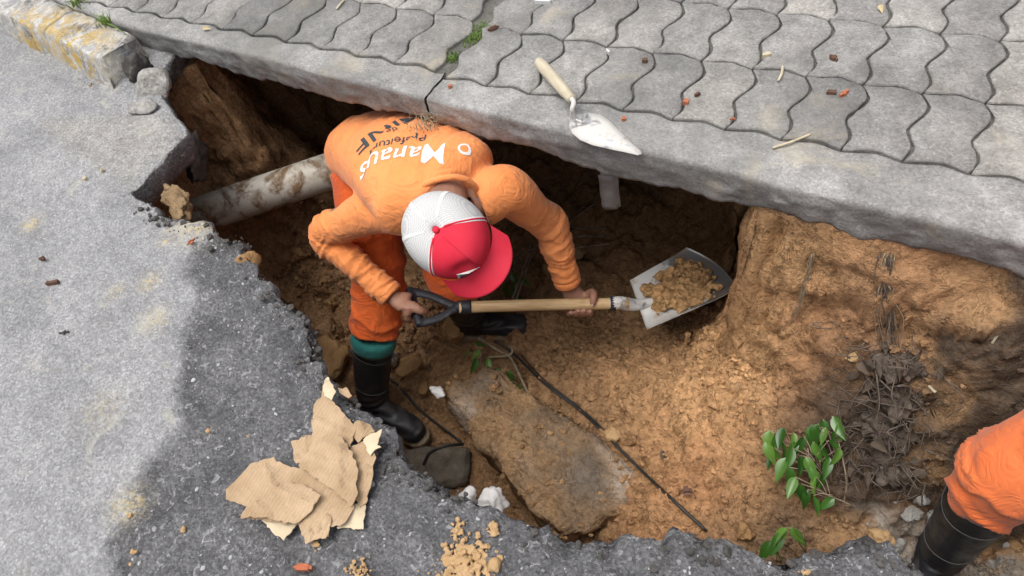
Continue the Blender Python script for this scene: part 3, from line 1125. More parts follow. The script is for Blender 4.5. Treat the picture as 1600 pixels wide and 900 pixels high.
def grip_hand(mb, c, ax, palm, r, side, wrist, spread=.019, a0=-60, a1=175, thumb=(150, 20), flip=1, fl=1.0):
    """hand closed round a bar. c: middle of the grip, ax: along the bar towards the little finger,
    palm: from the bar to the palm, side: the way the fingers go round (+1/-1)"""
    c, ax, palm = (np.asarray(q, float) for q in (c, ax, palm))
    ax = ax / np.linalg.norm(ax)
    palm = palm - ax * (palm @ ax)
    palm /= np.linalg.norm(palm)
    w = np.cross(ax, palm) * side                 # the way the knuckles lie from the palm

    def P(ang, rr, s):
        a = math.radians(ang)
        return c + ax * s + rr * (palm * math.cos(a) + w * math.sin(a))
    rf = [.0095, .010, .0098, .0085]
    tips = []
    for i in range(4):                            # index, middle, ring, little
        s = (i - 1.5) * spread
        end = a1 - (18 if i == 3 else 0) - (8 if i == 0 else 0)
        an = np.linspace(34, end, 8)
        rad = [r + rf[i] + .006 * math.exp(-((q - 60) / 30) ** 2) for q in an]
        pts = [P(q, rr, s * (1 + .12 * math.cos(math.radians(q)))) for q, rr in zip(an, rad)]
        rr = rf[i] * np.array([1.12, 1.12, 1.02, 1.05, .95, .98, .9, .72])
        mb.tube(spline(pts, 20), np.interp(np.linspace(0, 7, 20), range(8), rr), 10)
        tips.append((np.array(pts[-1]), np.array(pts[-1]) - np.array(pts[-2]), np.array(pts[-1]) - (c + ax * s)))
    # palm: from the wrist over the back of the hand to the knuckles
    wr = np.asarray(wrist, float)
    kn = P(38, r + .012, 0)
    md = P(-12, r + .017, .002)
    path = spline([wr, wr * .55 + md * .45, md, P(14, r + .0155, 0), kn], 14)
    wid = np.interp(np.linspace(0, 1, 14), [0, .25, .6, 1], [.027, .031, .040, .038])
    dep = np.interp(np.linspace(0, 1, 14), [0, .3, .65, 1], [.020, .019, .0165, .0125])
    mb.loft(ell_rings(path, wid, dep, ax, 20, 2.4))
    # thumb, from the side of the palm by the index finger
    ts = -1.75 * spread
    tb = P(-38, r + .016, ts * .55)
    pts = [wr * .35 + md * .65 - ax * .018, tb, P(-thumb[0] * .48, r + .014, ts * 1.15), P(-thumb[0] * .8, r + .0115, ts * 1.1), P(-thumb[0], r + .010, ts * .95)]
    mb.tube(spline(pts, 18), np.interp(np.linspace(0, 1, 18), [0, .3, .55, .8, 1], [.0175, .0155, .0125, .0115, .0085]), 12)
    tips.append((np.array(pts[-1]), np.array(pts[-1]) - np.array(pts[-2]), np.array(pts[-1]) - (c + ax * ts)))
    return tips


def limb(mb, pts, rad, n=24, k=18):
    p = spline(pts, n)
    mb.tube(p, np.interp(np.linspace(0, 1, n), np.linspace(0, 1, len(rad)), rad), k)


def head_geo(mb, c, F, Up, s=1.0):
    """skull, jaw, nose, ears, eye sockets; F looks out of the face"""
    F, Up = np.asarray(F, float), np.asarray(Up, float)
    S_ = np.cross(F, Up)
    v, f = ICO[4]
    x, y, z = v[:, 0], v[:, 1], v[:, 2]        # x: side, y: front, z: up
    q = np.c_[x * .076, y * .094, z * .112]
    low = sstep(.1, -1, z)
    q[:, 0] *= 1 - .34 * low
    q[:, 1] += .012 * low * (y > -.2)
    q[:, 1] *= 1 - .16 * low * (y < 0)
    g = lambda cx, cy, cz, r_: np.exp(-(((q - [cx, cy, cz]) ** 2).sum(1)) / r_ ** 2)
    q[:, 1] += .026 * g(0, .098, -.030, .016) + .014 * g(0, .096, -.012, .013)        # nose
    q[:, 1] -= .012 * (g(.032, .085, .008, .016) + g(-.032, .085, .008, .016))           # sockets
    q[:, 1] += .007 * (g(.030, .09, .026, .016) + g(-.030, .09, .026, .016))             # brows
    q[:, 1] += .008 * g(0, .09, -.060, .018) - .006 * g(0, .095, -.0655, .006) + .010 * g(0, .085, -.098, .018)
    q = q * s
    mb.add(c + q[:, :1] * S_ + q[:, 1:2] * F + q[:, 2:] * Up, f)
    for sd in (-1, 1):
        vv, ff = ICO[2]
        e = vv * [.009, .017, .031] * s + np.array([.077 * sd, -.008, -.012]) * s
        mb.add(c + e[:, :1] * S_ + e[:, 1:2] * F + e[:, 2:] * Up, ff)


def boot(parent, ankle, toe_dir, shaft_top, seed, size=1.0, label=None):
    """rubber boot with shaft, foot, sole, heel and trim lines"""
    ankle, top_ = np.asarray(ankle, float), np.asarray(shaft_top, float)
    fd = np.asarray(toe_dir, float)
    fd[2] = 0
    fd /= np.linalg.norm(fd)
    sd = np.array([-fd[1], fd[0], 0])
    z0 = ankle[2] - .085 * size
    mb = MB()
    path = spline([top_, top_ * .5 + ankle * .5 - fd * .008, ankle, ankle - [0, 0, .045]], 16)
    rr = np.interp(np.linspace(0, 1, 16), [0, .3, .65, 1], [.064, .062, .049, .047]) * size
    mb.loft(ell_rings(path, rr * .93, rr * 1.05, sd, 24))
    fpth = [(-.072, .034, .030, .034), (-.05, .040, .037, .042), (0, .046, .038, .050), (.05, .044, .039, .048), (.10, .036, .043, .038), (.15, .032, .046, .033), (.185, .029, .042, .029), (.207, .024, .026, .022)]
    rings = []
    a = np.linspace(0, 2 * np.pi, 22, endpoint=False)
    for x, zc, hw, hh in fpth:
        b_ = ankle * [1, 1, 0] + fd * x * size + [0, 0, z0 + (zc + .014) * size]
        rings.append(b_ + np.cos(a)[:, None] * sd * hw * size + np.sin(a)[:, None] * np.array([0, 0, 1]) * hh * size)
    mb.loft(rings)
    v, f, n = remesh(mb, .006, 7, .6)
    v[:, 2] = np.maximum(v[:, 2], z0 + .012)
    crease = np.exp(-((v[:, 2] - ankle[2] - .015) / .045) ** 2)
    v = v + n * (.004 * crease * np.sin(v[:, 2] * 260 + 4 * fbm(v * 9, 2, seed)))[:, None]
    o = mesh('boot', v, f, M['boot'], parent)
    if label:
        o['label'] = label
    # sole
    out = []
    for x, hw in [(-.082, .018), (-.075, .030), (-.05, .039), (0, .037), (.05, .037), (.10, .044), (.15, .048), (.19, .042), (.211, .028), (.219, .012)]:
        out.append((x, hw))
    ol = [(x, w_) for x, w_ in out] + [(x, -w_) for x, w_ in out[::-1]]
    rr_ = []
    for zz, sc in ((0, .96), (.004, 1.0), (.020, 1.0), (.024, .97)):
        rr_.append(np.array([ankle * [1, 1, 0] + fd * x * size * sc + sd * w_ * size * sc + [0, 0, z0 - .006 + zz] for x, w_ in ol]))
    mb = MB()
    mb.loft(rr_)
    mesh('sole', np.concatenate(mb.v), mb.f, M['sole'], o, False)
    for q, rs in ((.04, 1.02), (.16, 1.02), (.52, 1.03)):
        c_ = path[int(q * 15)]
        i_ = int(q * 15)
        ring = ell_rings(path[max(0, i_ - 1):i_ + 2], np.full(3, rr[i_] * .93 * rs), np.full(3, rr[i_] * 1.05 * rs), sd, 24)[1 if i_ else 0]
        mb = MB()
        mb.tube(np.vstack([ring, ring[:1]]), .0011, 6, cap=False)
        mb.build('trim_line', M['stitch'], o)
    return o


# ------------------------------------------------------------------ the man digging in the hole
J = {k: U(*q) for k, q in dict(
    neck=(694, 302, -.045), shR=(588, 322, -.15), shL=(786, 292, -.10), elR=(507, 368, -.30), wrR=(619, 468, -.445), elL=(858, 352, -.33), wrL=(889, 447, -.545),
    hip=(600, 240, -.22), knR=(592, 452, -.57), anR=(583, 628, -.945), toeR=(655, 682, -1.02), topR=(584, 534, -.70), knL=(712, 432, -.56), anL=(738, 500, -.94), toeL=(812, 512, -1.0),
    topL=(716, 452, -.68), gripA=(641, 457, -.475), gripB=(655, 503, -.475), fork=(716, 480, -.490), sockL=(728, 480, -.492), sock=(955, 474, -.585), handL=(906, 474, -.568)).items()}
side_ = J['shL'] - J['shR']
side_ /= np.linalg.norm(side_)
spine = J['neck'] - J['hip']
spine /= np.linalg.norm(spine)
backn = np.cross(side_, spine)
if backn[2] < 0:
    backn = -backn
hipR, hipL = J['hip'] - side_ * .085 - [0, 0, .05], J['hip'] + side_ * .085 - [0, 0, .05]
headF = RW @ np.array([.70, .60, .36])
headU = RW @ np.array([-.17, -.06, -.98])
headF = headF - headU * (headF @ headU) / (headU @ headU)
headF /= np.linalg.norm(headF)
headU /= np.linalg.norm(headU)
headS = np.cross(headF, headU)
capc = U(693, 365, .03)
headc = capc - headU * .055

man = thing('person', 'man in orange shirt and cap bent over digging in the hole with a shovel', 'person', tuple(J['hip'] * [1, 1, 0] + [0, 0, -1.02]))
mb = MB()
limb(mb, [J['hip'] - spine * .06, J['hip'] * .5 + J['neck'] * .5 - backn * .03, J['neck'] - backn * .045], [.095, .09, .075], 18)
limb(mb, [J['neck'] - spine * .05 - backn * .045, J['neck'] - backn * .005, headc - headU * .05 - headF * .02], [.07, .056, .054], 10)
head_geo(mb, headc, headF, headU)
for a, b, c_ in (('shR', 'elR', 'wrR'), ('shL', 'elL', 'wrL')):
    limb(mb, [J['neck'] * .6 + J[a] * .4 - backn * .05, J[a] - backn * .012, J[b], J[c_]], [.045, .042, .032, .025], 26)
for h, k_, a in ((hipR, 'knR', 'anR'), (hipL, 'knL', 'anL')):
    limb(mb, [h, h * .5 + J[k_] * .5, J[k_], J[k_] * .5 + J[a] * .5, J[a], J[a] - [0, 0, .04]], [.078, .07, .05, .046, .036, .036], 24)
shaft_dir = J['sock'] - J['sockL']
shaft_dir /= np.linalg.norm(shaft_dir)
barv = J['gripB'] - J['gripA']
barm = (J['gripA'] + J['gripB']) / 2
tipsR = grip_hand(mb, barm, -barv, -shaft_dir * .75 + np.array([0, 0, .62]), .0135, -1, J['wrR'], spread=.0185, a1=165, thumb=(150, 20))
near_ = np.cross(shaft_dir, [0, 0, 1.0])
if near_[1] > 0:
    near_ = -near_
tipsL = grip_hand(mb, J['handL'], -shaft_dir, -near_ * .45 + np.array([0, 0, -.9]), .0175, 1, J['wrL'], spread=.0195, a1=128, thumb=(200, 20))
bv_, bf_, bn_ = remesh(mb, .0042, 3, .5)
mesh('body', bv_, bf_, M['skin'], man)

# shirt
mb = MB()
tp = spline([J['hip'] - spine * .10 - backn * .02, J['hip'] + backn * .015, J['hip'] * .5 + J['neck'] * .5 + backn * .03, J['neck'] * .85 + J['hip'] * .15 + backn * .01, J['neck'] + spine * .01 - backn * .02], 22)
tw = np.interp(np.linspace(0, 1, 22), [0, .25, .55, .82, 1], [.158, .154, .168, .174, .085])
td = np.interp(np.linspace(0, 1, 22), [0, .25, .55, .82, 1], [.108, .110, .112, .096, .070])
mb.loft(ell_rings(tp, tw, td, side_, 30, 2.3))
ARM = {}
for a, b, c_, sgn in (('shR', 'elR', 'wrR', -1), ('shL', 'elL', 'wrL', 1)):
    d_ = J[c_] - J[b]
    cuff = J[b] + d_ * .93
    ARM[a] = [J['neck'] * .55 + J[a] * .45 - backn * .04, J[a] - backn * .01, J[b], cuff]
    limb(mb, [J['neck'] * .5 + J[a] * .5 - backn * .045, J[a] - backn * .012, J[a] * .5 + J[b] * .5, J[b], J[b] + d_ * .5, cuff], [.070, .066, .056, .050, .044, .036], 34, 20)
sv, sf, sn = remesh(mb, .0052, 10, .6)
for a in ARM:
    L1 = np.linalg.norm(ARM[a][1] - ARM[a][0]) + np.linalg.norm(ARM[a][2] - ARM[a][1])
    sv = sleeve_folds(sv, sn, ARM[a][1:], .0050, 30, 5 if a == 'shR' else 9, .10, 9, .11)
    sv = sleeve_folds(sv, sn, ARM[a][2:], .0036, 44, 15 if a == 'shR' else 19, -.1, 9, .085)
# drag folds from shoulder to waist over the back
u_ = sv @ spine
w_ = sv @ side_
k = sstep(.02, .10, (sv - J['hip']) @ backn)
dr = fbm(np.c_[w_ * 16 + u_ * 6, u_ * 2.2, u_ * 0], 3, 41)
sv = sv + sn * (k * (.006 * (1 - np.abs(dr) * 2)) + .003 * fbm(sv * 14, 3, 43))[:, None]
shirt = mesh('shirt', sv, sf, M['shirt'], man)
# collar
nk = J['neck'] - backn * .005 + spine * .012
nd = (headc - headU * .05 - headF * .02) - nk
nd /= np.linalg.norm(nd)
cs_r = ell_rings(np.array([nk - nd * .01, nk, nk + nd * .01]), np.full(3, .076), np.full(3, .066), side_, 40)[1]
mb = MB()
mb.tube(np.vstack([cs_r, cs_r[:2]]), .0085, 8, cap=False)
mb.build('collar', M['shirt'], shirt)
for a in ARM:
    e, d_ = ARM[a][3], ARM[a][3] - ARM[a][2]
    d_ = d_ / np.linalg.norm(d_)
    mb = MB()
    mb.tube([e - d_ * .020, e - d_ * .012, e, e + d_ * .004, e + d_ * .003], [.040, .0415, .0405, .038, .030], 22)
    mb.build('cuff', M['shirt'], shirt)
# printed lettering on the back, laid on the cloth
from mathutils.bvhtree import BVHTree
bvh = BVHTree.FromPolygons([Vector(q) for q in sv], sf)


def lettering(name, txt, mat, size, px, py, along_px, squash=1.0, bold=0.0, shear=0.0):
    """text whose baseline starts at a place of the back and runs towards another; laid on the shirt"""
    cu = bpy.data.curves.new('t', 'FONT')
    cu.body = txt
    cu.size = 1.0
    cu.offset = bold
    cu.shear = shear
    cu.resolution_u = 3
    ob = bpy.data.objects.new('t', cu)
    COL.objects.link(ob)
    dg = bpy.context.evaluated_depsgraph_get()
    me = ob.evaluated_get(dg).to_mesh()
    bm = bmesh.new()
    bm.from_mesh(me)
    bmesh.ops.triangulate(bm, faces=bm.faces)
    for _ in range(3):
        lg = [e for e in bm.edges if e.calc_length() > .16]
        if lg:
            bmesh.ops.subdivide_edges(bm, edges=lg, cuts=1)
            bmesh.ops.triangulate(bm, faces=[f for f in bm.faces if len(f.verts) > 3])
    vv = np.array([q.co[:] for q in bm.verts])
    ff = [[q.index for q in x.verts] for x in bm.faces]
    bm.free()
    bpy.data.objects.remove(ob)
    bpy.data.curves.remove(cu)
    wtxt = vv[:, 0].max()
    p0 = U(px[0], px[1], 0)
    # plane of the back: through the middle of the spine
    def on_back(q):
        d = RW @ np.array([(q[0] - 800) / FPX, (q[1] - 450) / FPX, 1.0])
        o_ = Vector((0, 0, CZ))
        hit = bvh.ray_cast(o_, Vector(d).normalized())
        return np.array(hit[0]) if hit[0] is not None else U(q[0], q[1], -.06)
    A, B = on_back(px), on_back(py)
    ex = B - A
    Lb = np.linalg.norm(ex)
    ex /= Lb
    ey = np.cross(backn, ex)
    ey /= np.linalg.norm(ey)
    s = Lb / wtxt
    nrm = np.cross(ex, ey)
    P = A + vv[:, :1] * s * ex + vv[:, 1:2] * s * squash * ey
    out = []
    for q in P:
        hit = bvh.ray_cast(Vector(q + nrm * .25), Vector(-nrm))
        out.append(np.array(hit[0]) + np.array(hit[1]) * .0016 if hit[0] is not None else q)
    return mesh(name, np.array(out), ff, mat, shirt, False)


# trousers
mb = MB()
LEG = {}
mb.loft(ell_rings(spline([J['hip'] + spine * .02 - backn * .02, J['hip'] - spine * .06 - [0, 0, .02], (hipR + hipL) / 2 - [0, 0, .10] - spine * .04], 8), np.array([.142, .148, .152, .154, .154, .15, .145, .13]), np.linspace(.100, .112, 8), side_, 26))
for s_n, h, k_, a, tp_ in (('R', hipR, 'knR', 'anR', 'topR'), ('L', hipL, 'knL', 'anL', 'topL')):
    e = J[tp_] + (J[tp_] - J[a]) * .08
    LEG[s_n] = [h, J[k_], e]
    limb(mb, [h, h * .5 + J[k_] * .5, J[k_] + (J[k_] - J[a]) * .04, J[k_] * .45 + e * .55, e], [.108, .100, .088, .084, .078], 28, 20)
tv, tf, tn_ = remesh(mb, .0068, 8, .6)
for q, s_n in enumerate('RL'):
    tv = sleeve_folds(tv, tn_, LEG[s_n], .007, 20, 61 + q, .12, 9, .14)
tv = tv + tn_ * (.004 * fbm(tv * 11, 3, 47))[:, None]
trs = mesh('trousers', tv, tf, M['trousers'], man)
for s_n, tp_, a, td_, lb in (('R', 'topR', 'anR', J['toeR'] - J['anR'], 'black rubber boot planted beside the fallen block'), ('L', 'topL', 'anL', J['toeL'] - J['anL'], 'black rubber boot half hidden behind the shovel shaft')):
    bo = boot(man, J[a], td_, J[tp_] + (J[tp_] - J[a]) * .05, 71, label=lb)
    ax_ = J[tp_] - J[a]
    ax_ /= np.linalg.norm(ax_)
    mb = MB()
    mb.tube([J[tp_] - ax_ * .020, J[tp_] - ax_ * .006, J[tp_] + ax_ * .014, J[tp_] + ax_ * .03], [.070, .074, .075, .070], 22)
    mb.build('boot_lining', M['liner'], bo)

# cap: two red front panels, four white net panels with tapes, button, peak and badge
capo = empty('cap', (0, 0, 0), man)
capo.location = Vector(capc) - man.location
CR = np.array([.094, .109, .100])


def cap_pt(az, el, k=1.0):
    """az from the front, el from the rim up"""
    az, el = np.asarray(az, float), np.asarray(el, float)
    e = np.sin(el) ** .9
    c_ = np.cos(el) ** .62
    x, y, z = np.sin(az) * c_ * CR[0], np.cos(az) * c_ * CR[1], e * CR[2] - .035
    front = np.clip(np.cos(az), 0, 1) * sstep(0, .6, el) * sstep(1.5, .9, el)
    y = y + .010 * front
    q = np.stack([x, y, z], -1) * k
    return capc + q[..., :1] * headS + q[..., 1:2] * headF + q[..., 2:] * headU


def cap_panel(name, a0, a1, mat, k=1.0, e0=0.0, e1=math.pi / 2 - .02, dent=0, par=None):
    az, el = np.meshgrid(np.linspace(a0, a1, 26), np.linspace(e0, e1, 24))
    p = cap_pt(az, el, k)
    if dent:
        u1 = (az - .30) / .30
        u2 = (el - .62) / .25
        p = p - (dent * np.exp(-u1 ** 2 - u2 ** 2))[..., None] * headF - (.5 * dent * np.exp(-u1 ** 2 - u2 ** 2))[..., None] * headU
    p2 = p - .002 * (p - capc) / np.linalg.norm(p - capc, axis=-1)[..., None]
    f = grid_faces(24, 26)
    bo_ = list(range(26)) + [i * 26 + 25 for i in range(1, 24)] + [23 * 26 + i for i in range(24, -1, -1)] + [i * 26 for i in range(22, 0, -1)]
    fs_ = [(bo_[(i + 1) % len(bo_)], bo_[i], bo_[i] + 624, bo_[(i + 1) % len(bo_)] + 624) for i in range(len(bo_))]
    return mesh(name, np.concatenate([p.reshape(-1, 3), p2.reshape(-1, 3)]), np.vstack([f, f[:, ::-1] + 24 * 26, np.array(fs_)]), mat, par or capo)


FR = math.radians(67)
cap_panel('front_panel', -FR, 0, M['cap_red'], 1.004, dent=.004)
cap_panel('front_panel', 0, FR, M['cap_red'], 1.004, dent=.014)
qs = np.linspace(FR, 2 * math.pi - FR, 5)
for i in range(4):
    cap_panel('net_panel', qs[i], qs[i + 1], M['cap_net'])
for q in qs:
    w_ = .11
    cap_panel('seam_tape', q - w_ * .5, q + w_ * .5, M['cap_white'], 1.012, 0, math.pi / 2 - .12)
cap_panel('rim_tape', FR, 2 * math.pi - FR, M['cap_white'], 1.014, -.02, .14)
# seams of the front
for q in (0.0,):
    mb = MB()
    mb.tube([cap_pt(q, e, 1.010) - (.009 * math.exp(-((e - .62) / .25) ** 2)) * headF for e in np.linspace(.05, 1.5, 20)], .0014, 6)
    mb.build('seam', M['cap_red'], capo)
for q in (-FR, FR):
    mb = MB()
    mb.tube([cap_pt(q, e, 1.014) for e in np.linspace(.0, 1.5, 20)], .0022, 6)
    mb.build('seam', M['cap_red'], capo)
bt = cap_pt(0, math.pi / 2)
v, f = ICO[2]
mesh('button', bt + (v * .0085) @ np.array([headS, headF, headU * .6]), f, M['cap_red'], capo)
# peak
az, rr_ = np.meshgrid(np.linspace(-1.12, 1.12, 40), np.linspace(0, 1, 14))
bx_ = np.sin(az) * CR[0] * (1 + .10 * rr_)
by_ = np.cos(az) ** .8 * CR[1] * .985 + rr_ * .060 * np.cos(az * .80) ** .7
bz_ = -.031 - .022 * rr_ - 2.6 * bx_ ** 2 + .004
for nm, dz, mt in (('peak', 0, 'cap_red'),):
    q = np.stack([bx_, by_, bz_], -1)
    p = capc + q[..., :1] * headS + q[..., 1:2] * headF + q[..., 2:] * headU
    p2 = p - headU * .004
    f = grid_faces(14, 40)
    rim_i = [13 * 40 + i for i in range(40)]
    side_f = [(rim_i[i + 1], rim_i[i], rim_i[i] + 560, rim_i[i + 1] + 560) for i in range(39)]
    mesh(nm, np.concatenate([p.reshape(-1, 3), p2.reshape(-1, 3)]), np.vstack([f[:, ::-1], f + 560, np.array(side_f)]), M[mt], capo)
# badge: a small white patch with a dark wedge
for nm, sc, k_, mt in (('badge', 1.0, 1.022, 'cap_white'), ('badge_wedge', .55, 1.034, 'badge_dark')):
    tri = np.array([(-.020, -.004), (.020, -.006), (.017, .020), (.0, .010)]) * sc * 1.35 + ([0, 0] if sc == 1 else [.006, .002])
    vv = []
    for kk in (k_, k_ - .012):
        for x, y in tri:
            vv.append(cap_pt(.30 + x / .09, .30 + y / .09, kk))
    mesh(nm, np.array(vv), [(0, 1, 2, 3), (7, 6, 5, 4), (0, 4, 5, 1), (1, 5, 6, 2), (2, 6, 7, 3), (3, 7, 4, 0)], M[mt], capo, False)

lettering('lettering', 'Manaus', M['print_white'], .05, (700, 224), (564, 258), None, 1.0, .006)
lettering('lettering', 'Prefeitura', M['print_dark'], .03, (668, 211), (578, 237), None, 1.0, .004)
lettering('lettering', 'SEMINF', M['print_dark'], .06, (708, 171), (553, 231), None, .84, .012)
lettering('lettering', 'de', M['print_dark'], .03, (621, 199), (603, 205), None, .8, .0)
lettering('emblem', 'O', M['print_white'], .03, (732, 224), (712, 228), None, .8, .02)

# nails
for nm_, tl in (('R', tipsR), ('L', tipsL)):
    for p, d, out_ in tl:
        d, out_ = d / np.linalg.norm(d), out_ / np.linalg.norm(out_)
        s2 = np.cross(d, out_)
        v, f = ICO[1]
        mesh('nail', p + out_ * .0072 + (v * [.0045, .0055, .0014]) @ np.array([s2, d, out_]), f, M['nail'], man)

# ================================================================== THE SECOND MAN, cut by the edge of the picture
B2 = {k: np.array(q) for k, q in dict(anA=(.330, .800, -.665), topA=(.326, .798, -.305), knA=(.350, .815, -.17), hipA=(.58, .93, .17), anB=(.80, .74, -.60), topB=(.79, .76, -.33), knB=(.78, .78, -.16), hipB=(.76, .96, .17),
      pel=(.67, .95, .20), neck=(.86, 1.02, .72), head=(.89, .99, .86), shA=(.76, .88, .64), shB=(.95, 1.20, .64), elA=(.74, .80, .36), elB=(1.02, 1.22, .34), wrA=(.84, .70, .16), wrB=(.98, 1.08, .12)).items()}
man2 = thing('person', 'man at the right edge of whom only an orange trouser leg and boot show', 'person', (.55, .85, -.75))
mb = MB()
limb(mb, [B2['pel'] - [0, 0, .05], B2['pel'] * .5 + B2['neck'] * .5, B2['neck'] - [0, 0, .03]], [.13, .12, .10], 14)
limb(mb, [B2['neck'] - [0, 0, .06], B2['head'] - [0, 0, .05]], [.06, .055], 6)
head_geo(mb, B2['head'], np.array([.2, -.98, 0]), np.array([0, 0, 1.]))
for q in 'AB':
    limb(mb, [B2['neck'] * .6 + B2['sh' + q] * .4 - [0, 0, .04], B2['sh' + q], B2['el' + q], B2['wr' + q]], [.05, .05, .04, .027], 22)
    limb(mb, [B2['hip' + q], B2['kn' + q], B2['an' + q], B2['an' + q] - [0, 0, .04]], [.085, .055, .037, .037], 22)
    d_ = B2['wr' + q] - B2['el' + q]
    grip_hand(mb, B2['wr' + q] + d_ / np.linalg.norm(d_) * .085, np.array([0, 1., 0]), -d_, .016, 1, B2['wr' + q], a1=150)
v, f, n = remesh(mb, .006, 3, .5)
mesh('body', v, f, M['skin'], man2)
v, f = ICO[3]
mesh('hair', B2['head'] + [0, .012, .022] + v * [.082, .098, .105], f, M['hair'], man2)
mb = MB()
w2_ = B2['shB'] - B2['shA']
mb.loft(ell_rings(spline([B2['pel'] - [0, 0, .08], B2['pel'] * .5 + B2['neck'] * .5, B2['neck'] * .85 + B2['pel'] * .15, B2['neck']], 14), np.interp(np.linspace(0, 1, 14), [0, .8, 1], [.18, .19, .09]), np.interp(np.linspace(0, 1, 14), [0, .8, 1], [.125, .115, .075]), w2_, 26))
for q in 'AB':
    limb(mb, [B2['neck'] * .5 + B2['sh' + q] * .5 - [0, 0, .05], B2['sh' + q], B2['el' + q], B2['el' + q] * .1 + B2['wr' + q] * .9], [.08, .08, .06, .042], 26)
v, f, n = remesh(mb, .009, 6, .6)
mesh('shirt', v + n * (.006 * fbm(v * 12, 3, 5))[:, None], f, M['shirt'], man2)
mb = MB()
mb.loft(ell_rings(spline([B2['pel'] + [0, 0, .04], B2['pel'] - [0, 0, .05], (B2['hipA'] + B2['hipB']) / 2 - [0, 0, .12]], 8), np.linspace(.17, .16, 8), np.linspace(.12, .12, 8), w2_, 24))
for q in 'AB':
    e = B2['top' + q] + [0, 0, .02]
    limb(mb, [B2['hip' + q], B2['hip' + q] * .45 + B2['kn' + q] * .55, B2['kn' + q], B2['kn' + q] * .4 + e * .6, e - [0, 0, .02]], [.104, .096, .088, .084, .074], 26, 20)
v, f, n = remesh(mb, .0065, 14, .6)
for k_, q in enumerate('AB'):
    v = sleeve_folds(v, n, [B2['hip' + q], B2['kn' + q], B2['top' + q]], .009, 12, 81 + k_, .10, 9, .16)
tr2 = mesh('trousers', v + n * (.0025 * fbm(v * 8, 2, 6))[:, None], f, M['trousers2'], man2)
mb = MB()
seam_ = [np.array([.335, .800, -.30]) + np.array([math.cos(a) * .108, math.sin(a) * .108, .05 * math.sin(a * 1.5)]) for a in np.linspace(2.4, 5.2, 20)]
for q, td_ in (('A', (-.25, -.97, 0)), ('B', (.1, -1, 0))):
    boot(man2, B2['an' + q], td_, B2['top' + q] + [0, 0, .03], 72 + ord(q), 1.08)

# ================================================================== TOOLS
sh = thing('shovel', 'square shovel with black D grip and wooden shaft, its blade full of earth', 'shovel', tuple(J['sockL']))
mb = MB()
mb.tube([J['gripA'] * 1.12 - J['gripB'] * .12, J['gripA'], barm, J['gripB'], J['gripB'] * 1.12 - J['gripA'] * .12], [.012, .0135, .0135, .0135, .012], 14)
for g in ('gripA', 'gripB'):
    o_ = (J[g] - barm) * .10
    mb.tube(spline([J[g] + o_, J[g] * .55 + J['fork'] * .45 + o_ * 2.2, J[g] * .18 + J['fork'] * .82 + o_ * .6, J['fork'] + shaft_dir * .012], 14), [.0145, .0145, .014, .014, .0135, .0135, .013, .013, .013, .013, .0125, .012, .012, .012], 12, .62)
mb.tube([J['fork'] - shaft_dir * .012, J['fork'], J['sockL'] + shaft_dir * .006, J['sockL'] + shaft_dir * .014, J['sockL'] + shaft_dir * .016], [.013, .019, .0215, .0225, .0205], 16)
v, f, n = remesh(mb, .003, 4, .5)
grip = mesh('grip', v, f, M['grip'], sh)
v, f = ICO[2]
mesh('rivet', J['fork'] + shaft_dir * .012 + np.array([0, 0, .0195]) + v * [.005, .005, .003], f, M['stitch'], grip)
L_ = np.linalg.norm(J['sock'] - J['sockL'])
rot = Vector(shaft_dir).to_track_quat('X', 'Z').to_matrix()
mb = MB()
xs_ = np.linspace(-.02, L_ + .05, 14)
mb.tube([(x, .0015 * math.sin(x * 9), 0) for x in xs_], .0172, 18)
me_v = np.concatenate(mb.v)
o = mesh('shaft', me_v, mb.f, M['wood'], sh)
o.rotation_euler = rot.to_euler()
o.location = Vector(J['sockL'] + shaft_dir * (L_ + .03) / 2) - sh.location
BC = [U(984, 438, -.655), U(1010, 514, -.585), U(1084, 382, -.640), U(1140, 458, -.560)]     # blade corners: near far-side, near camera-side, tip far-side, tip camera-side
bu = (BC[2] + BC[3] - BC[0] - BC[1])
bw = (BC[1] + BC[3] - BC[0] - BC[2])
bnv = np.cross(bu, bw)
bnv /= np.linalg.norm(bnv)
if bnv[2] < 0:
    bnv = -bnv


def blade_pt(u, w):
    """u 0 near the socket .. 1 tip, w -1 far side .. 1 camera side"""
    uu = u * (1.16 - .19 * np.abs(w - .15) ** 2.5)
    a = (1 - uu)[..., None] * BC[0] + uu[..., None] * BC[2]
    b = (1 - uu)[..., None] * BC[1] + uu[..., None] * BC[3]
    k = (w + 1)[..., None] / 2
    p = a * (1 - k) + b * k
    dish = .042 * (1 - np.abs(w) ** 2.2) * (.75 + .25 * u) - .022 * np.clip(u - .75, 0, 1) ** 2 * 4
    frog = .020 * np.exp(-(w / .17) ** 2) * sstep(.55, 0, u)
    return p - bnv * (dish - frog)[..., None]


uu, ww = np.meshgrid(np.linspace(0, 1, 30), np.linspace(-1, 1, 36), indexing='ij')
p = blade_pt(uu, ww)
f = grid_faces(30, 36)
nv = 30 * 36
bord = [i for i in range(36)] + [i * 36 + 35 for i in range(1, 30)] + [29 * 36 + i for i in range(34, -1, -1)] + [i * 36 for i in range(28, 0, -1)]
sf_ = [(bord[i], bord[(i + 1) % len(bord)], bord[(i + 1) % len(bord)] + nv, bord[i] + nv) for i in range(len(bord))]
blade = mesh('blade', np.concatenate([p.reshape(-1, 3), p.reshape(-1, 3) - bnv * .0025]), np.vstack([f, f[:, ::-1] + nv, np.array(sf_)]), M['blade_worn'], sh, tone=np.repeat(np.r_[uu.ravel(), uu.ravel()][:, None], 3, 1))
mb = MB()
b0, b1 = blade_pt(np.array([.02]), np.array([0.]))[0], blade_pt(np.array([.42]), np.array([0.]))[0]
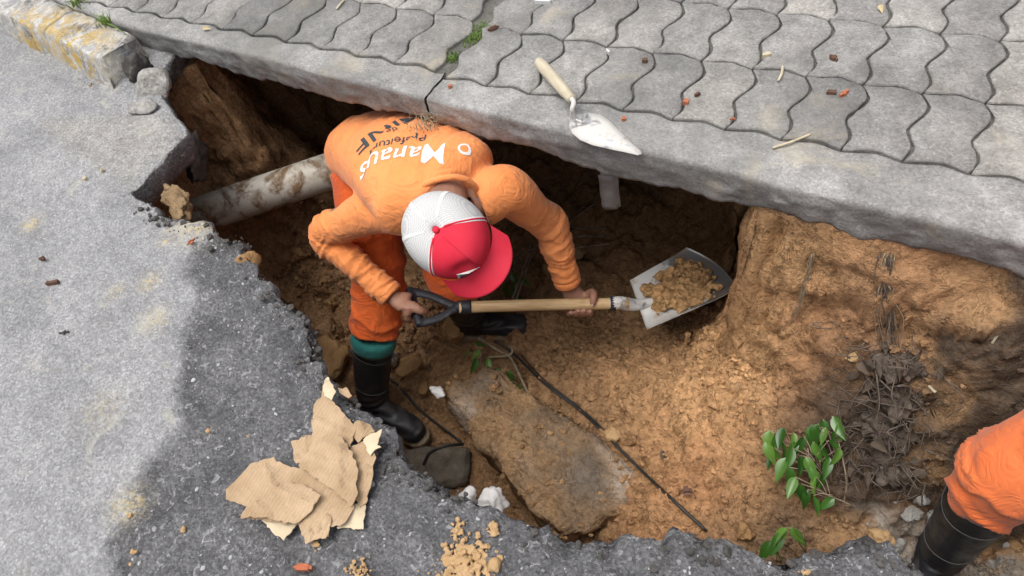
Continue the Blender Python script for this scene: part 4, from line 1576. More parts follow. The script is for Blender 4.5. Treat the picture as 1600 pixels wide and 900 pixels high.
mb.tube(spline([J['sock'] - shaft_dir * .005, J['sock'] + shaft_dir * .03, b0 + bnv * .004, b1 - bnv * .004], 16), np.interp(np.linspace(0, 1, 16), [0, .3, .6, 1], [.0205, .0205, .019, .008]), 16)
mb.build('socket', M['blade'], sh)
mb = MB()
mb.tube([J['sock'] - shaft_dir * .006, J['sock'] - shaft_dir * .005, J['sock'] + shaft_dir * .012, J['sock'] + shaft_dir * .013], [.019, .0212, .0212, .019], 18)
mb.build('ferrule', M['grip'], sh)
# earth on the blade
mb = MB()
r2 = np.random.default_rng(5)
for q in range(420):
    u, w = r2.uniform(.10, .86), r2.uniform(-.72, .9)
    if u < .3 and abs(w) > .6 or (u > .62 and w > .1 and r2.random() < .7) or (u < .34 and r2.random() < .45):
        continue
    c_ = blade_pt(np.array([u]), np.array([w]))[0]
    k = max(0, 1 - ((u - .45) / .45) ** 2) * max(0, 1 - (w / 1.0) ** 2)
    s = .004 + .013 * r2.random() ** 2
    v, f = rock_geo(c_ + bnv * (k * .040 * r2.random() + s * .5), (s, s * r2.uniform(.7, 1), s * .8), q, 2, .5, 3)
    mb.add(v, f)
for q in range(22):
    u, w = r2.uniform(.22, .72), r2.uniform(-.55, .55)
    v, f = rock_geo(blade_pt(np.array([u]), np.array([w]))[0] + bnv * .006, (.038, .034, .018), 300 + q, 2, .4, 3)
    mb.add(v, f)
v, f, n = remesh(mb, .0032, 1, .3)
v = v + n * (.0022 * fbm(v * 130, 3, 8))[:, None]
tag(mesh('earth_clump', v, f, M['soil'], tone=np.array([.42, .255, .12]) * (1 + .22 * fbm(v * 28, 3, 3))[:, None]), 'crumbly heap of ochre earth lying on the shovel blade', 'earth')

tw_ = thing('trowel', 'pointed bricklaying trowel with pale wooden handle lying on the pavement edge', 'trowel', tuple(U(900, 180, PZ)))
TZ = PZ + .004
ol = [(893, 184), (903, 179), (920, 176), (937, 178), (952, 188), (968, 204), (986, 222), (1001, 235), (1003, 240), (996, 242), (975, 237), (950, 232), (925, 226), (906, 218), (894, 208), (889, 196)]
pl = np.array([U(x, y, TZ) for x, y in ol])
cpl = pl.mean(0) + [0, 0, .004]
rings = [pl - [0, 0, .0022], pl, pl * .55 + cpl * .45 + [0, 0, .003], pl * .15 + cpl * .85 + [0, 0, .004]]
mb = MB()
mb.loft(rings)
mb.build('blade', M['trowel'], tw_)
hA, hB = U(841, 96, TZ + .018), U(893, 155, TZ + .046)
hd = (hB - hA) / np.linalg.norm(hB - hA)
heel = U(899, 186, TZ + .006)
mb = MB()
mb.tube(spline([hB - hd * .02, hB + hd * .012, U(894, 170, TZ + .040), U(895, 179, TZ + .020), heel, heel * .75 + cpl * .25], 18), np.interp(np.linspace(0, 1, 18), [0, .5, .8, 1], [.006, .0055, .006, .003]), 10)
mb.build('tang', M['trowel'], tw_)
Lh = np.linalg.norm(hB - hA)
mb = MB()
mb.tube([(x * Lh, 0, 0) for x in (0, .01, .04, .2, .5, .75, .84, .86, .95, 1, 1.01)], [.004, .010, .0135, .0150, .0145, .0135, .0135, .0122, .0115, .0110, .006], 18)
o = mesh('handle', np.concatenate(mb.v), mb.f, M['oldwood'], tw_)
o.rotation_euler = Vector(hd).to_track_quat('X', 'Z').to_euler()
o.location = Vector((hA + hB) / 2) - tw_.location

# ================================================================== PIPES, BLOCKS AND LUMPS IN THE HOLE
mb = MB()
pA, pB = U(352, 322, -.50), U(520, 266, -.47)
pd = (pB - pA) / np.linalg.norm(pB - pA)
mb.tube([pA - pd * .22, pA, pB, pB + pd * .5, pB + pd * .9], .064, 32)
tag(mb.build('pipe', M['pvc']), 'thick cream plastic drain pipe smeared with earth crossing the hole', 'pipe')


def slab_geo(corners, thick, seed, n=16, rough=.012, axis=(0, 0, -1)):
    """broken slab: top quad (4 corners in order), extruded down, roughened"""
    c = [np.asarray(q, float) for q in corners]
    bm = bmesh.new()
    ax = np.asarray(axis, float)
    vs = [bm.verts.new(q) for q in c] + [bm.verts.new(q + ax * thick) for q in c]
    for q in [(0, 1, 2, 3), (7, 6, 5, 4), (0, 4, 5, 1), (1, 5, 6, 2), (2, 6, 7, 3), (3, 7, 4, 0)]:
        bm.faces.new([vs[i] for i in q])
    bmesh.ops.recalc_face_normals(bm, faces=bm.faces)
    bmesh.ops.bevel(bm, geom=list(bm.edges), offset=.008, segments=2, affect='EDGES')
    for _ in range(4):
        lg = [e for e in bm.edges if e.calc_length() > .022]
        if lg:
            bmesh.ops.subdivide_edges(bm, edges=lg, cuts=1, use_grid_fill=True)
    bmesh.ops.triangulate(bm, faces=bm.faces)
    bm.normal_update()
    v = np.array([q.co[:] for q in bm.verts])
    nn = np.array([q.normal[:] for q in bm.verts])
    f = [[q.index for q in x.verts] for x in bm.faces]
    bm.free()
    v = v + nn * (rough * fbm(v * 14, 4, seed, .6) + rough * .3 * fbm(v * 50, 2, seed + 1))[:, None]
    return v, f


cA, cB, cC, cD = U(692, 612, -.84), U(766, 572, -.86), U(1050, 772, -.865), U(872, 842, -.84)
v, f = slab_geo([cA, cB, cC, cD], .15, 3, rough=.020)
v[:, 2] += .012 * (1 - np.clip(worley(v * 26, 5), 0, 1)) + .008 * (1 - np.clip(worley(v * 60, 6), 0, 1))
tb_ = np.array([.33, .21, .112]) + np.zeros((len(v), 3))
k = np.clip(fbm(v * 7, 4, 9) * .9 + .15, 0, 1)[:, None]
tb_ = tb_ * (1 - k) + np.array([.17, .14, .11]) * k
k = (np.clip(fbm(v * 9, 3, 19) * 1.6 - .75, 0, 1) * .6)[:, None]
tb_ = tb_ * (1 - k) + np.array([.43, .38, .33]) * k
BLK = v.copy()
tag(mesh('kerb_block', v, f, M['soil'], smooth=True, tone=tb_), 'long fallen concrete block caked in earth lying slanted on the floor', 'block')
mb = MB()
r9 = np.random.default_rng(3)
tops = BLK[BLK[:, 2] > -.88]
for q in range(900):
    p_ = tops[r9.integers(0, len(tops))]
    if fbm(np.array([p_]) * 9, 3, 3)[0] + .35 * r9.normal() < .05:
        continue
    s = .002 + .012 * r9.random() ** 3
    vv, f = rock_geo(p_ + r9.normal(size=3) * [.008, .008, .001] + [0, 0, s * .2], (s, s * .8, s * .65), q, 1, .5, 3)
    mb.add(vv, f, np.array([.36, .225, .115]) * r9.uniform(.75, 1.2))
tag(mb.build('block_crumbs', M['soil'], smooth=False), 'loose earth crumbs strewn on the fallen block', 'soil', kind='stuff')
v, f = slab_geo([U(622, 700, -.99), U(735, 694, -1.0), U(728, 752, -1.02), U(655, 762, -1.0)], .06, 13, rough=.006)
tag(mesh('concrete_slab', v, f, M['dirtyslab']), 'flat grey slab fragment on the floor below the near boot', 'slab')
pb = U(950, 312, -.28)
v, f = slab_geo([pb + [-.026, 0, .09], pb + [.026, .01, .10], pb + [.026, .03, .10], pb + [-.026, .02, .09]], .15, 14, rough=.002)
tag(mesh('plaster_board', v, f, M['board']), 'pale upright board in the dark under the pavement edge', 'board')


def lump(name, px, py, size, seed, mat, label, cat, z=None, sub=3, rough=.35, cut=6, group=None, sink=.25, rot=None):
    c = G(px, py) if z is None else U(px, py, z)
    v, f = rock_geo(c + np.array([0, 0, size[2] * (1 - sink)]), size, seed, sub, rough, cut, rot)
    return tag(mesh(name, v, f, M[mat], smooth=sub > 2), label, cat, group)


lump('boulder', 716, 524, (.058, .050, .050), 4, 'rock', 'rounded brown clay boulder beside the far boot', 'rock', sub=4)
lump('boulder', 613, 566, (.036, .042, .045), 8, 'rubble', 'pale tan stone behind the near boot', 'rock', sub=4)
lump('boulder', 520, 566, (.09, .075, .05), 11, 'rock', 'big clay lump under the road edge left of the near boot', 'rock', sub=4)
lump('boulder', 640, 580, (.055, .05, .03), 14, 'rock', 'flat clay lump on the floor right of the near boot', 'rock', sub=4)
lump('concrete_chunk', 252, 150, (.078, .070, .065), 21, 'rubble', 'broken pale concrete lump wedged at the end of the yellow kerb', 'concrete chunk', z=-.045, sub=3, rough=.22, sink=.5, cut=10)
lump('concrete_chunk', 226, 172, (.045, .030, .02), 22, 'rubble', 'flat concrete flake below the lump at the kerb end', 'concrete chunk', z=.0, sub=3, sink=.5, rough=.2, cut=8)
lump('concrete_chunk', 222, 120, (.03, .045, .05), 25, 'darkrock', 'dark clod of roots and tar against the kerb end', 'clod', z=-.0, sub=4, rough=.6, sink=.4)
lump('soil_chunk', 282, 322, (.095, .042, .022), 23, 'clay2', 'ochre slab of sandy road base at the broken road edge', 'soil chunk', z=-.05, sub=4, rough=.6, sink=.5, rot=-.35)
lump('soil_chunk', 262, 268, (.085, .060, .05), 24, 'darkrock', 'black crumbling tar lump hanging below the gutter corner', 'tar lump', z=-.15, sub=4, rough=.6, sink=.4)
lump('soil_chunk', 318, 265, (.035, .085, .06), 26, 'darkrock', 'narrow black streak of tar soil on the left earth wall', 'tar lump', z=-.24, sub=4, rough=.6, sink=.3, rot=.5)
lump('soil_chunk', 394, 414, (.035, .030, .028), 27, 'rock', 'brown clay knob jutting under the road edge', 'soil chunk', z=-.05, sub=3, rough=.4)
lump('soil_chunk', 424, 462, (.022, .022, .02), 28, 'rock', 'small clay knob by the end of the black cable', 'soil chunk', z=-.06, sub=3, rough=.5)
lump('plaster_lump', 773, 792, (.034, .030, .026), 31, 'white_lump', 'white plaster lump below the near road edge', 'plaster lump', z=-.16, sub=4, rough=.4)
lump('plaster_lump', 732, 779, (.022, .018, .015), 32, 'white_lump', 'smaller white plaster bit left of the plaster lump', 'plaster lump', z=-.13, sub=3, rough=.4)
lump('plaster_lump', 686, 614, (.035, .020, .014), 33, 'paper', 'crumpled grey white rag against the fallen block', 'rag', z=-.80, sub=3, rough=.7)
lump('soil_chunk', 1375, 842, (.034, .028, .026), 36, 'sandlump', 'tan clay lump by the road edge near the second man', 'soil chunk', sub=4, rough=.4)
lump('soil_chunk', 1160, 835, (.03, .025, .03), 38, 'rock', 'brown clay lump beside the cable end at the road edge', 'soil chunk', sub=4, rough=.4)
for q, (x, y, s, lb) in enumerate([(958, 682, .026, 'ochre clod on the slope touching the long black cable'), (470, 400, .035, 'clay clod under the road edge left of the bent elbow'), (520, 480, .040, 'big clay clod left of the red trouser leg'),
                                   (860, 425, .035, 'dark clod below the forearm behind the shovel shaft'), (905, 400, .040, 'dark clod right of the sleeve under the pavement'), (665, 610, .025, 'small clod between the near boot and the fallen block'),
                                   (1235, 560, .018, 'small ochre clod at the foot of the earth wall'), (1330, 560, .016, 'ochre clod at the wall foot left of the root tangle'), (480, 520, .03, 'clay clod beside the cable under the road edge')]):
    lump('clod', x, y, (s, s * .9, s * .75), 50 + q, 'rock' if x < 900 else 'sandlump', lb, 'clod', sub=4, rough=.45, group='clods on the floor of the hole')
# road base rubble round the second man: grey broken stone
r3 = np.random.default_rng(12)
mb = MB()
for q in range(420):
    x, y = r3.uniform(.08, .75), r3.uniform(.55, .90)
    if x < .14 + .1 * r3.random() or math.hypot(x - .33, y - .8) < .07:
        continue
    s = .006 + .022 * r3.random() ** 2.5
    v, f = rock_geo((x, y, hz(x, y) + s * .3), (s, s * r3.uniform(.6, 1), s * .7), q, 2 if s > .014 else 1, .4, 4)
    mb.add(v, f)
tag(mb.build('road_base_gravel', M['rubble'], smooth=False), 'grey broken stone of the road base round the second man', 'gravel', kind='stuff')
# chips of stone set in the dark asphalt
mb = MB()
for q in range(2600):
    i_ = r3.integers(nlow * NS, (nlow + 88) * NS)
    pz_ = RV[i_]
    if tone[i_, 0] < .6 and r3.random() > .12:
        continue
    s = .0018 + .0062 * r3.random() ** 2.6
    v, f = rock_geo(pz_ + [0, 0, -s * .15], (s, s * r3.uniform(.5, .9), s * .55), q, 1, .3, 3)
    mb.add(v, f, np.array([1, 1, 1.02]) * r3.uniform(.16, .50))
tch = NT('stone_chip', .8, .3)
tch.color(tch.attr())
tag(mb.build('stone_chips', tch.m, smooth=False), 'pale stone chips set in the dark broken asphalt', 'gravel', kind='stuff')

mb = MB()
for q in range(1100):
    i_ = r3.integers(20, NS - 20)
    k_ = r3.random() ** 2 * .05
    if gut_[i_] < .6:
        continue
    s = .002 + .009 * r3.random() ** 4
    zc_ = -r3.random() * .06 if k_ < .008 else -.004
    v, f = rock_geo(np.r_[rimf[i_] + drc[i_] * (k_ - (.004 if zc_ < -.01 else 0)), zc_], (s, s * r3.uniform(.6, 1), s * .7), q, 1, .5, 3)
    mb.add(v, f)
tag(mb.build('asphalt_crumbs', M['darkrock'], smooth=False), 'black crumbs of asphalt along the broken road edge', 'gravel', kind='stuff')

# ================================================================== CABLES, ROOTS, TWIGS, PLANTS


def strand(name, pts, r, mat, label=None, cat=None, group=None, n=40, k=8, parent=None, taper=None):
    mb = MB()
    p = spline(pts, n)
    mb.tube(p, np.linspace(r, taper, n) if taper else r, k)
    o = mb.build(name, M[mat], parent)
    return tag(o, label, cat, group) if label else o


strand('cable', [U(424, 455, -.30), G(470, 492) + [0, 0, .01], G(540, 545) + [0, 0, .012], G(618, 600) + [0, 0, .012], G(660, 645) + [0, 0, .012], G(722, 694) + [0, 0, .02]], .0048, 'cable', 'black cable running over the floor past the near boot', 'cable')
strand('cable', [U(662, 726, -.93), U(672, 708, -.90), U(695, 697, -.89), U(724, 694, -.93)], .0055, 'cable', 'short black cable looped over the grey slab fragment', 'cable')
strand('cable', [G(775, 540) + [0, 0, .03], G(806, 562) + [0, 0, .04], G(850, 602) + [0, 0, .02], G(905, 642) + [0, 0, .012], G(950, 685) + [0, 0, .01], G(1000, 735) + [0, 0, .01], G(1050, 782) + [0, 0, .01], G(1104, 832) + [0, 0, .01]], .0046, 'cable', 'long black cable stretched across the ochre slope to the road edge', 'cable', n=70)
strand('cable', [G(815, 560) + [0, 0, .03], G(850, 598) + [0, 0, .028], G(905, 640) + [0, 0, .02], G(945, 675) + [0, 0, .014]], .0025, 'cable', 'thin wire twisted beside the long black cable', 'wire', n=40)
strand('branch', [G(752, 538) + [0, 0, .04], G(785, 560) + [0, 0, .05], G(803, 572) + [0, 0, .05], G(828, 622) + [0, 0, .03]], .006, 'twig', 'bare grey branch on the floor above the fallen block', 'branch', taper=.004)
strand('branch', [G(766, 566) + [0, 0, .035], G(800, 566) + [0, 0, .05], G(806, 556) + [0, 0, .06]], .0045, 'twig', 'short forked twig beside the bare grey branch', 'branch', taper=.003)
for q, (a, b, c_) in enumerate([((880, 372), (925, 368), (950, 372)), ((872, 392), (910, 386), (960, 380)), ((800, 470), (818, 420), (830, 380)), ((806, 470), (825, 415), (842, 372)), ((790, 440), (812, 400), (845, 385)), ((890, 345), (930, 318), (968, 294)), ((885, 352), (915, 358), (948, 356))]):
    strand('root', [U(*a, -.75), U(*b, -.72), U(*c_, -.66)], .005 - .0003 * q, 'root', ['dark root lying flat behind the sleeve', 'second dark root just below the first behind the sleeve', 'dark root rising right of the cap peak', 'thin root close to the one right of the cap peak', 'crooked root crossing behind the cap peak', 'black root slanting before the pale panel', 'short root between the sleeve and the pale panel'][q], 'root', taper=.002)


def hanging(name, label, top_px, z0, pts, n, spread, seed, r=.0022, mat='root'):
    """a bunch of roots hanging on the earth wall"""
    r_ = np.random.default_rng(seed)
    t0 = thing(name, label, 'roots', tuple(pts[0]))
    for i in range(n):
        off = r_.normal(size=3) * spread * [1, .35, .6]
        pp = [np.asarray(q) + off * (.5 + .6 * j / len(pts)) + r_.normal(size=3) * spread * .3 for j, q in enumerate(pts)]
        k0, k1 = (0, len(pp)) if r_.random() < .5 else (r_.integers(0, 2), len(pp) - r_.integers(0, 2))
        strand('root', spline(pp[k0:k1], 8) + r_.normal(size=(8, 3)) * spread * .22, r * r_.uniform(.4, 1.5), mat if r_.random() < .7 else 'twig', n=22, k=5, parent=t0, taper=r * .3)
    return t0


wz = lambda px, py, lift=.006: G(px, py) + np.array([0, -lift, lift * .6])
hanging('hanging_roots', 'bundle of dark roots hanging from the pavement edge down the earth wall', None, 0, [wz(1388, 398), wz(1384, 440), wz(1386, 490), wz(1388, 545)], 40, .012, 3, .0014)
hanging('hanging_roots', 'pale thin root streak down the ochre wall left of the dark bundle', None, 0, [wz(1272, 395, .008), wz(1264, 430, .008), wz(1250, 470, .008), wz(1236, 500, .008)], 12, .006, 4, .0011, 'twig')
hanging('hanging_roots', 'fine roots and grass hanging over the broken kerb end', None, 0, [U(190, 52, .07), U(205, 72, .03), U(212, 100, -.02), U(206, 140, -.06)], 16, .014, 5, .0014)
# ball of dead roots and leaves
rb = thing('root_ball', 'dark tangle of dead roots and leaves on the slope under the hanging roots', 'root ball', tuple(G(1395, 620)))
r_ = np.random.default_rng(8)
rc = [G(1388, 560), G(1400, 610), G(1385, 660), G(1370, 720)]
mb = MB()
for i in range(480):
    a = rc[r_.integers(0, 4)] + r_.normal(size=3) * [.046, .040, .014] + [0, 0, .018]
    b = a + r_.normal(size=3) * [.028, .028, .014]
    c_ = b + r_.normal(size=3) * [.024, .024, .014]
    mb.tube(spline([a, b, c_], 9), np.linspace(.0018, .0006, 9) * r_.uniform(.5, 1.4), 4)
for q in range(7):
    v, f = rock_geo(rc[q % 4] + r_.normal(size=3) * .014, (.055, .045, .022), 90 + q, 4, .9, 2)
    mb.add(v, f)
tag(mb.build('root_mass', M['root'], rb), kind='stuff')


def leaf_mesh(name, L, W, curl, fold, mat, n=9):
    """pointed leaf along +x, folded on its midrib"""
    v = []
    for i in range(n):
        u = i / (n - 1)
        w = W * (math.sin(math.pi * u ** .75) ** .9) * (1 - .25 * u) + .0002
        z = -curl * L * u * u
        for s in (-1, -.5, 0, .5, 1):
            v.append((u * L, s * w, z + abs(s) * w * fold))
    me = bpy.data.meshes.new(name)
    me.from_pydata(v, [], [tuple(int(z) for z in q) for q in grid_faces(n, 5)])
    me.polygons.foreach_set('use_smooth', [True] * len(me.polygons))
    me.materials.append(mat)
    return me


LEAF = [leaf_mesh('leaf', .052, .0125, c_, .35, M['leaf']) for c_ in (.15, .45, .8)]
DEAD = [leaf_mesh('dead_leaf', .034, .012, c_, fo, M['deadleaf'], 6) for c_, fo in ((.3, .9), (-.5, .3), (.9, -.5))]


def place(me, name, parent, loc, d, roll, scale=1.0):
    o = bpy.data.objects.new(name, me)
    q = Vector(d).to_track_quat('X', 'Z').to_matrix() @ Matrix.Rotation(roll, 3, 'X')
    o.rotation_euler = q.to_euler()
    o.scale = (scale,) * 3
    link(o, parent)
    o.location = Vector(loc) - (parent.location if parent else Vector())
    return o


for i in range(70):
    c_ = rc[r_.integers(0, 4)] + r_.normal(size=3) * [.044, .036, .008] + [0, 0, .036]
    place(DEAD[i % 3], 'dead_leaf', rb, c_, r_.normal(size=3) * [1, 1, .4], r_.uniform(-2, 2), r_.uniform(.6, 1.2))


def plant(label, base, tips, leaves, seed, lsc=1.0):
    r_ = np.random.default_rng(seed)
    t0 = thing('leafy_shoot', label, 'plant', tuple(base))
    for tp_ in tips:
        m_ = (np.asarray(base) + tp_) / 2 + r_.normal(size=3) * .012
        strand('stem', [base, m_, tp_], .0026, 'twig', n=12, k=6, parent=t0, taper=.0012)
    for (x, y, dx, dy, s, z) in leaves:
        p0, p1 = U(x, y, z), U(x + dx * 10, y + dy * 10, z)
        d = (p1 - p0) / np.linalg.norm(p1 - p0) + [0, 0, r_.uniform(-.55, -.1)]
        place(LEAF[r_.integers(0, 3)], 'leaf', t0, p0, d, r_.uniform(-1.0, 1.0), s * lsc * r_.uniform(.9, 1.25))
        tn_p = min(tips, key=lambda q: np.linalg.norm(np.asarray(q) - p0))
        k_ = r_.uniform(.3, .9)
        strand('petiole', [np.asarray(base) * (1 - k_) + np.asarray(tn_p) * k_, (np.asarray(tn_p) * k_ + np.asarray(base) * (1 - k_) + p0) / 2 + [0, 0, .01], p0], .0011, 'twig', n=7, k=4, parent=t0)
    return t0


# base x y of each leaf and the way it points in the picture
LV = [(1203, 672, -.2, 1, 1.0, -.47), (1196, 690, .4, 1, 1.1, -.47), (1215, 675, 0, 1, .9, -.46), (1206, 712, -.4, 1, .8, -.5), (1228, 715, -.5, 1, 1.0, -.48), (1238, 700, -.2, 1, .9, -.47), (1268, 664, .1, 1, 1.1, -.44),
      (1278, 662, -.5, 1, 1.0, -.43), (1262, 668, .5, 1, 1.0, -.45), (1272, 690, .3, 1, 1.0, -.46), (1250, 712, .1, 1, 1.0, -.48), (1258, 714, .6, 1, .9, -.48), (1283, 690, .2, 1, .8, -.46), (1302, 650, .5, 1, 1.0, -.42), (1303, 672, 0, 1, .7, -.43),
      (1295, 688, .9, .6, .9, -.44), (1312, 700, -.1, 1, .8, -.45), (1252, 756, .1, 1, 1.0, -.51), (1262, 765, -.2, 1, .8, -.52), (1285, 738, .1, 1, 1.0, -.5), (1232, 764, .9, .4, .8, -.52), (1304, 778, -.9, .6, .9, -.52), (1240, 676, .1, 1, .7, -.46), (1275, 745, -.4, 1, .8, -.5),
      (1224, 668, -.3, 1, .9, -.45), (1234, 730, .2, 1, 1.0, -.49), (1266, 730, .5, .9, .9, -.49), (1296, 715, -.2, 1, .9, -.47), (1286, 655, .2, 1, .9, -.43), (1208, 700, .6, .9, .8, -.48), (1256, 682, -.4, 1, 1.0, -.46), (1310, 660, .3, 1, .9, -.42), (1243, 745, -.4, 1, .9, -.5), (1270, 775, .4, .9, .8, -.52),
      (1220, 690, .5, .9, .9, -.47), (1290, 668, -.3, 1, .8, -.44), (1246, 690, -.6, .9, .8, -.47)]
plant('glossy green leafy shoot growing on the ochre slope', G(1318, 790), [U(1300, 650, -.42), U(1215, 672, -.46), U(1262, 700, -.47), U(1285, 770, -.5)], LV, 3)
LV2 = [(1232, 826, -.9, .5, 1.0, -.50), (1222, 832, -.5, 1, 1.0, -.51), (1212, 838, -.3, 1, 1.0, -.52), (1238, 822, .2, 1, .8, -.5), (1205, 845, -.5, .8, .9, -.53), (1228, 824, -.7, .9, .9, -.5), (1244, 826, .5, .9, .7, -.5)]
plant('low leafy shoot at the near road edge below the larger one', G(1258, 862), [U(1235, 824, -.50), U(1256, 820, -.5)], LV2, 4)
LV3 = [(745, 560, -.5, 1, .9, -.94), (752, 548, -.9, .4, .8, -.94), (762, 560, .2, 1, .9, -.93), (775, 575, .6, .9, 1.0, -.92), (782, 590, .5, .9, 1.0, -.92), (755, 575, .1, 1, .8, -.94), (792, 580, .8, .7, .9, -.92), (768, 585, -.3, 1, .8, -.93), (735, 550, -1, .3, .8, -.95), (808, 600, .6, .9, .8, -.9), (742, 535, .9, .4, .7, -.95)]
plant('dark green leaves on the floor beside the fallen block', G(770, 580), [U(750, 552, -.93), U(790, 585, -.91)], LV3, 5)
LV4 = [(800, 425, .3, 1, 1.0, -.85), (806, 440, -.3, 1, 1.0, -.86), (798, 450, .6, 1, .9, -.87), (812, 432, .7, .8, .9, -.85), (792, 440, -.5, 1, .9, -.86)]
plant('dark leaves in shade right of the cap peak', G(805, 460), [U(803, 428, -.85)], LV4, 6)


def blades(name, label, c, n, h, spread, seed, mat='grass', z0=None):
    """a tuft of grass: one thing, its blades too thin to pick apart"""
    r_ = np.random.default_rng(seed)
    mb = MB()
    for i in range(n):
        b = np.asarray(c) + np.r_[r_.normal(size=2) * spread, 0]
        d = r_.normal(size=2)
        d = d / np.linalg.norm(d) * r_.uniform(.3, 1.0)
        hh = h * r_.uniform(.5, 1.2)
        pts = [b, b + np.r_[d * hh * .35, hh * .55], b + np.r_[d * hh * .95, hh * .62]]
        mb.tube(spline(pts, 7), np.linspace(.0016, .0003, 7), 4, .35)
    return tag(tag(mb.build(name, M[mat]), label, 'grass'), kind='stuff')


blades('grass_tuft', 'green grass tuft at the top of the kerb by the picture edge', U(122, 8, PZ), 46, .035, .016, 1)
blades('grass_tuft', 'grass clump with long blades hanging over the kerb end', U(168, 36, PZ), 36, .045, .012, 2)
blades('grass_tuft', 'grass in the pavement crack near the top of the picture', U(757, 48, PZ - .01), 110, .016, .015, 3)
blades('grass_tuft', 'grass in the middle of the pavement crack', U(742, 62, PZ - .01), 110, .016, .014, 4)
blades('grass_tuft', 'small grass tuft low in the pavement crack', U(709, 92, PZ - .01), 90, .016, .010, 5)
blades('dry_grass', 'dry grass roots fringing the broken pavement edge at the crack', U(672, 192, .03) + np.array([0, -.004, 0]), 90, .026, .022, 6, 'drygrass')
strand('grass_blade', [U(166, 36, .10), U(185, 45, .11), U(205, 62, .07), U(213, 85, .0)], .0022, 'grass', 'single long grass blade drooping over the kerb end', 'grass', taper=.0006)

# ================================================================== CARDBOARD ON THE ROAD


def card(outline, off, sc, z, seed, mat, label, bend=.006, tilt=(0, 0), th=.0025):
    px = [(off[0] + x / sc, off[1] + y / sc) for x, y in outline]
    w = [Vector(U(x, y, z)[:2]) for x, y in px]
    # torn edge
    pts = []
    for i in range(len(w)):
        a, b = w[i], w[(i + 1) % len(w)]
        n_ = max(2, int((b - a).length / .005))
        for j in range(n_):
            p_ = a.lerp(b, j / n_)
            pts.append(np.array(p_))
    pts = np.array(pts)
    pts = pts + .0026 * np.c_[fbm(np.c_[pts * 110, pts[:, :1] * 0], 3, seed, .7), fbm(np.c_[pts * 110, pts[:, :1] * 0 + 9], 3, seed, .7)]
    nb = len(pts)
    x0, y0 = pts.min(0)
    x1, y1 = pts.max(0)
    g = np.array([(x, y) for x in np.arange(x0, x1, .011) for y in np.arange(y0, y1, .011)])
    g = g[seg_dist(g, pts) > .006]
    al = np.vstack([pts, g])
    r = geometry.delaunay_2d_cdt([Vector(q) for q in al], [(i, (i + 1) % nb) for i in range(nb)], [], 1, 1e-6)
    v2 = np.array([q[:] for q in r[0]])
    f = [tuple(q) for q in r[2]]
    c = v2.mean(0)
    zz = z + .002 + .7 * bend * fbm(np.c_[v2 * 11, v2[:, :1] * 0 + seed], 3, seed) + .5 * bend * (.5 - np.abs(fbm(np.c_[v2 * 17, v2[:, :1] * 0 + seed], 2, seed + 7))) + .0018 * fbm(np.c_[v2 * 45, v2[:, :1] * 0], 2, seed + 4) + (v2 - c) @ np.array(tilt)
    zz = np.maximum(zz, .0065)
    # a crease or two
    r_ = np.random.default_rng(seed)
    for _ in range(2):
        d = r_.normal(size=2)
        d /= np.linalg.norm(d)
        q = (v2 - c) @ d - r_.normal() * .03
        zz = zz + .007 * np.exp(-np.abs(q) / .004)
    T = np.c_[v2, zz]
    cnt = {}
    for q in f:
        for i in range(3):
            e = (q[i], q[(i + 1) % 3])
            cnt[e] = 1
    bo = [e for e in cnt if (e[1], e[0]) not in cnt]
    nv_ = len(T)
    ff = f + [tuple(i + nv_ for i in q[::-1]) for q in f] + [(b_, a_, a_ + nv_, b_ + nv_) for a_, b_ in bo]
    o = mesh('cardboard_scrap', np.vstack([T, T - [0, 0, th]]), ff, M[mat], smooth=False)
    return tag(o, label, 'cardboard', 'torn cardboard heap on the road')


CO, CS = (340, 570), 3.104
card([(580, 792), (640, 690), (722, 655), (712, 797)], CO, CS, .008, 1, 'cardpale', 'pale flat card corner under the heap, pointing to the hole', .001)
card([(205, 742), (300, 740), (392, 765), (322, 858)], CO, CS, .009, 2, 'cardpale', 'pale triangular flap sticking out at the bottom of the heap', .003)
card([(357, 378), (465, 345), (500, 400), (470, 470), (385, 487)], CO, CS, .012, 3, 'card', 'grey brown square flap on the left of the heap neck', .004)
card([(645, 400), (722, 368), (768, 450), (762, 540), (735, 612), (725, 670), (690, 692), (660, 640), (640, 520)], CO, CS, .016, 4, 'card', 'corrugated torn side piece at the right of the heap', .007)
card([(655, 300), (690, 278), (772, 320), (742, 348), (680, 380), (650, 350)], CO, CS, .020, 5, 'card', 'pinkish brown flap at the upper right of the heap', .005, (0, .1))
card([(706, 362), (755, 335), (810, 322), (782, 400), (800, 408), (752, 432), (742, 446)], CO, CS, .026, 6, 'cardpale', 'cream folded scrap at the far right of the heap', .008, (.15, .1))
card([(470, 200), (500, 165), (512, 105), (545, 160), (602, 228), (650, 275), (672, 320), (650, 400), (600, 420), (520, 420), (455, 410)], CO, CS, .020, 7, 'card', 'tall pointed piece rising towards the hole', .006)
card([(508, 112), (538, 60), (580, 132), (556, 172), (520, 150)], CO, CS, .028, 8, 'cardpale', 'ragged pale tip at the top of the pointed piece', .006, (0, .1))
card([(40, 610), (165, 485), (272, 452), (345, 500), (430, 500), (560, 550), (672, 690), (600, 785), (380, 782), (120, 746), (142, 692), (44, 655)], CO, CS, .018, 9, 'card', 'large bottom sheet spreading to the left of the heap', .007)
card([(385, 775), (430, 738), (557, 724), (548, 832), (430, 864)], CO, CS, .022, 10, 'card', 'darker brown square flap at the front of the heap', .004)
card([(455, 395), (520, 352), (612, 355), (660, 440), (684, 520), (676, 640), (655, 692), (560, 610), (395, 495)], CO, CS, .032, 11, 'card', 'smooth upper sheet in the middle of the heap', .006)
